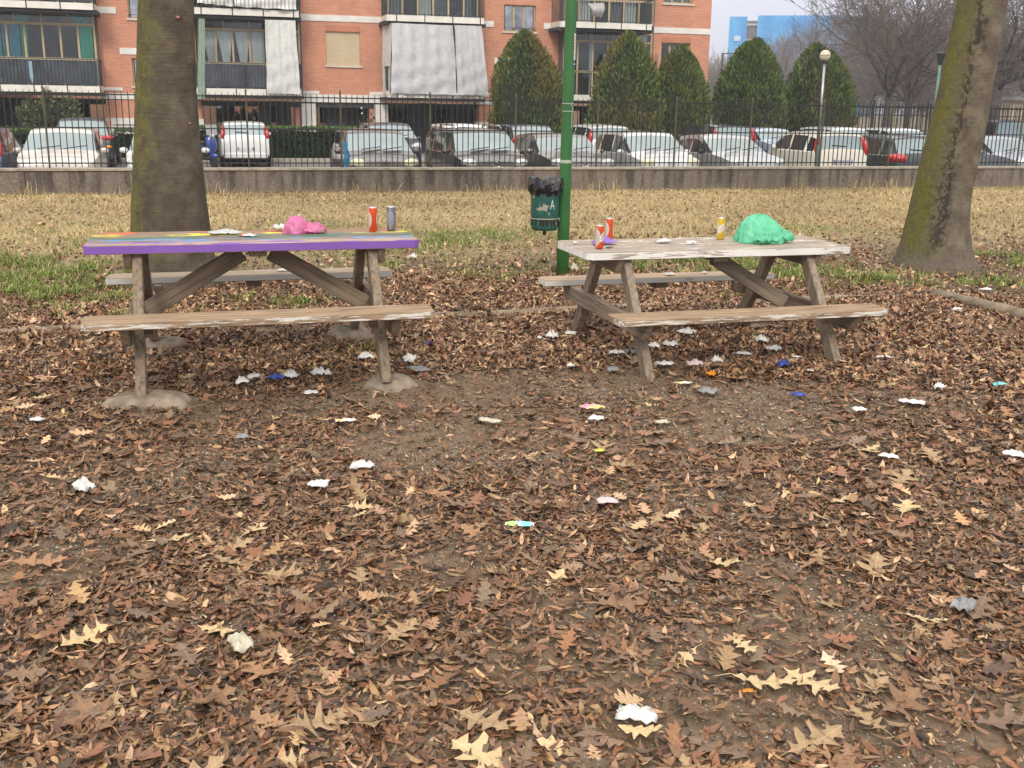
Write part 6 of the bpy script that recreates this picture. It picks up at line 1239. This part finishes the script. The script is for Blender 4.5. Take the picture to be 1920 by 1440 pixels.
for k in range(15): MB().box(2+k*4.3, 4.6+k*4.3, -.06, -.01, .0, 2.3).build('door', bandm, fb)
gw = empty('garden_wall', 'low beige wall behind the far fence', 'wall', (36, 64, CP)); MB().box(0, 26, 0, .3, 0, 1.7).build('wall_panel', pm('beige_wall', (.38, .32, .24), (.26, .22, .165), 1.5, .9), gw)
bt = empty('blue_tower', 'far building site wrapped in bright blue netting with bare floors showing', 'building', (102.9, 200, CP), -.47); bn = pm('blue_net', (.10, .40, .70), (.05, .26, .60), .25, .8, bs=.2, lo=.4, hi=.6); cn = pm('bare_floor', (.20, .17, .165), (.13, .11, .11), .4, .9); sl_ = pm('slab_edge', (.55, .54, .53), None, 1, .9)
MB().box(0, 27.5, 1, 14, 0, 19.2).build('concrete_frame', cn, bt)
for k in range(7): MB().box(-.1, 27.6, .8, 14.1, 2.9*k+.9, 2.9*k+1.25).build('slab', sl_, bt)
for a0, a1, z1 in ((-.3, 3.0, 19.9), (5.0, 27.8, 20.1)): MB().box(a0, a1, -.2, 0, .5, z1).build('netting', bn, bt)
MB().box(-.4, -.31, -.2, 14, .5, 19.9).build('netting', bn, bt)
for k in range(3): MB().box(.6, 1.9, -.35, -.21, 15.3-k*2.9, 16.3-k*2.9).build('opening', pm('pale_sheet', (.5, .6, .72), None, 1, .9) if k == 0 else bpy.data.materials['pale_sheet'], bt)
gh_ = empty('far_building', 'pale low greenish building on the horizon left of the blue tower', 'building', (92, 210, CP)); MB().box(0, 12, 0, 8, 0, 11).build('wall', pm('pale_green_wall', (.42, .52, .52), (.36, .44, .46), .5, .9), gh_); MB().box(-.4, 12.4, -.4, 8.4, 11, 11.5).build('roof', sl_, gh_)
# brushwood of the far wood: fine rising twigs filling it down to the ground
Nw = 30000; xx = rng.uniform(47, 104, Nw); yy = rng.uniform(96, 122, Nw); top_ = np.interp(xx/yy, (.45, .52, .57, .63, .72, 1.0), (6.0, 6.6, 8.8, 11.5, 12.5, 12))*(.86+.28*vn(xx, yy, 2.6, 91)); zz = CP+top_*rng.uniform(0, 1, Nw)**.75
ll = rng.uniform(.5, 1.7, Nw); dd = rng.normal(0, .38, (Nw, 3)); dd[:, 2] = 1; dd /= np.linalg.norm(dd, axis=1)[:, None]; A_ = np.stack([xx, yy, zz], -1); B_2 = A_+dd*ll[:, None]
P, F = seg_arrays(list(zip(A_, B_2, rng.uniform(.012, .032, Nw), np.full(Nw, .010))), 3); batch('far_wood', P, F, bpy.data.materials['far_twigs'], kind='stuff')
# long line of far houses closing the horizon
rr_ = random.Random(9)
for i in range(16):
    x = -60+i*26+rr_.uniform(-4, 4); h = rr_.uniform(5, 9); y = 235+rr_.uniform(-10, 25)
    if x > 80 and x < 140: h = min(h, 6)
    hs_ = empty('distant_house', 'pale distant house on the horizon behind the bare trees', 'building', (x, y, CP), 0, 'distant houses on the horizon'); MB().box(0, 22, 0, 10, 0, h).build('wall', crm if i % 2 else pm('far_grey_wall', (.36, .34, .34), None, .5, .9), hs_); MB().add([(-.5, -.5, h), (22.5, -.5, h), (22.5, 10.5, h), (-.5, 10.5, h), (3, 5, h+1.8), (19, 5, h+1.8)], [(0, 1, 5, 4), (1, 2, 5), (2, 3, 4, 5), (3, 0, 4), (0, 3, 2, 1)]).build('roof', sl_, hs_)

hz = MB().box(-420, 620, -40, 330, CP-1, 22).build('haze', None, kind='stuff'); hm_ = bpy.data.materials.new('haze'); hm_.use_nodes = True; ht = hm_.node_tree; ht.nodes.clear()
ho = ht.nodes.new('ShaderNodeOutputMaterial'); hv = ht.nodes.new('ShaderNodeVolumePrincipled'); hv.inputs['Density'].default_value = .0009; hv.inputs['Color'].default_value = (.90, .92, 1, 1); hv.inputs['Anisotropy'].default_value = .1
ht.links.new(hv.outputs[0], ho.inputs['Volume']); hz.data.materials.append(hm_)
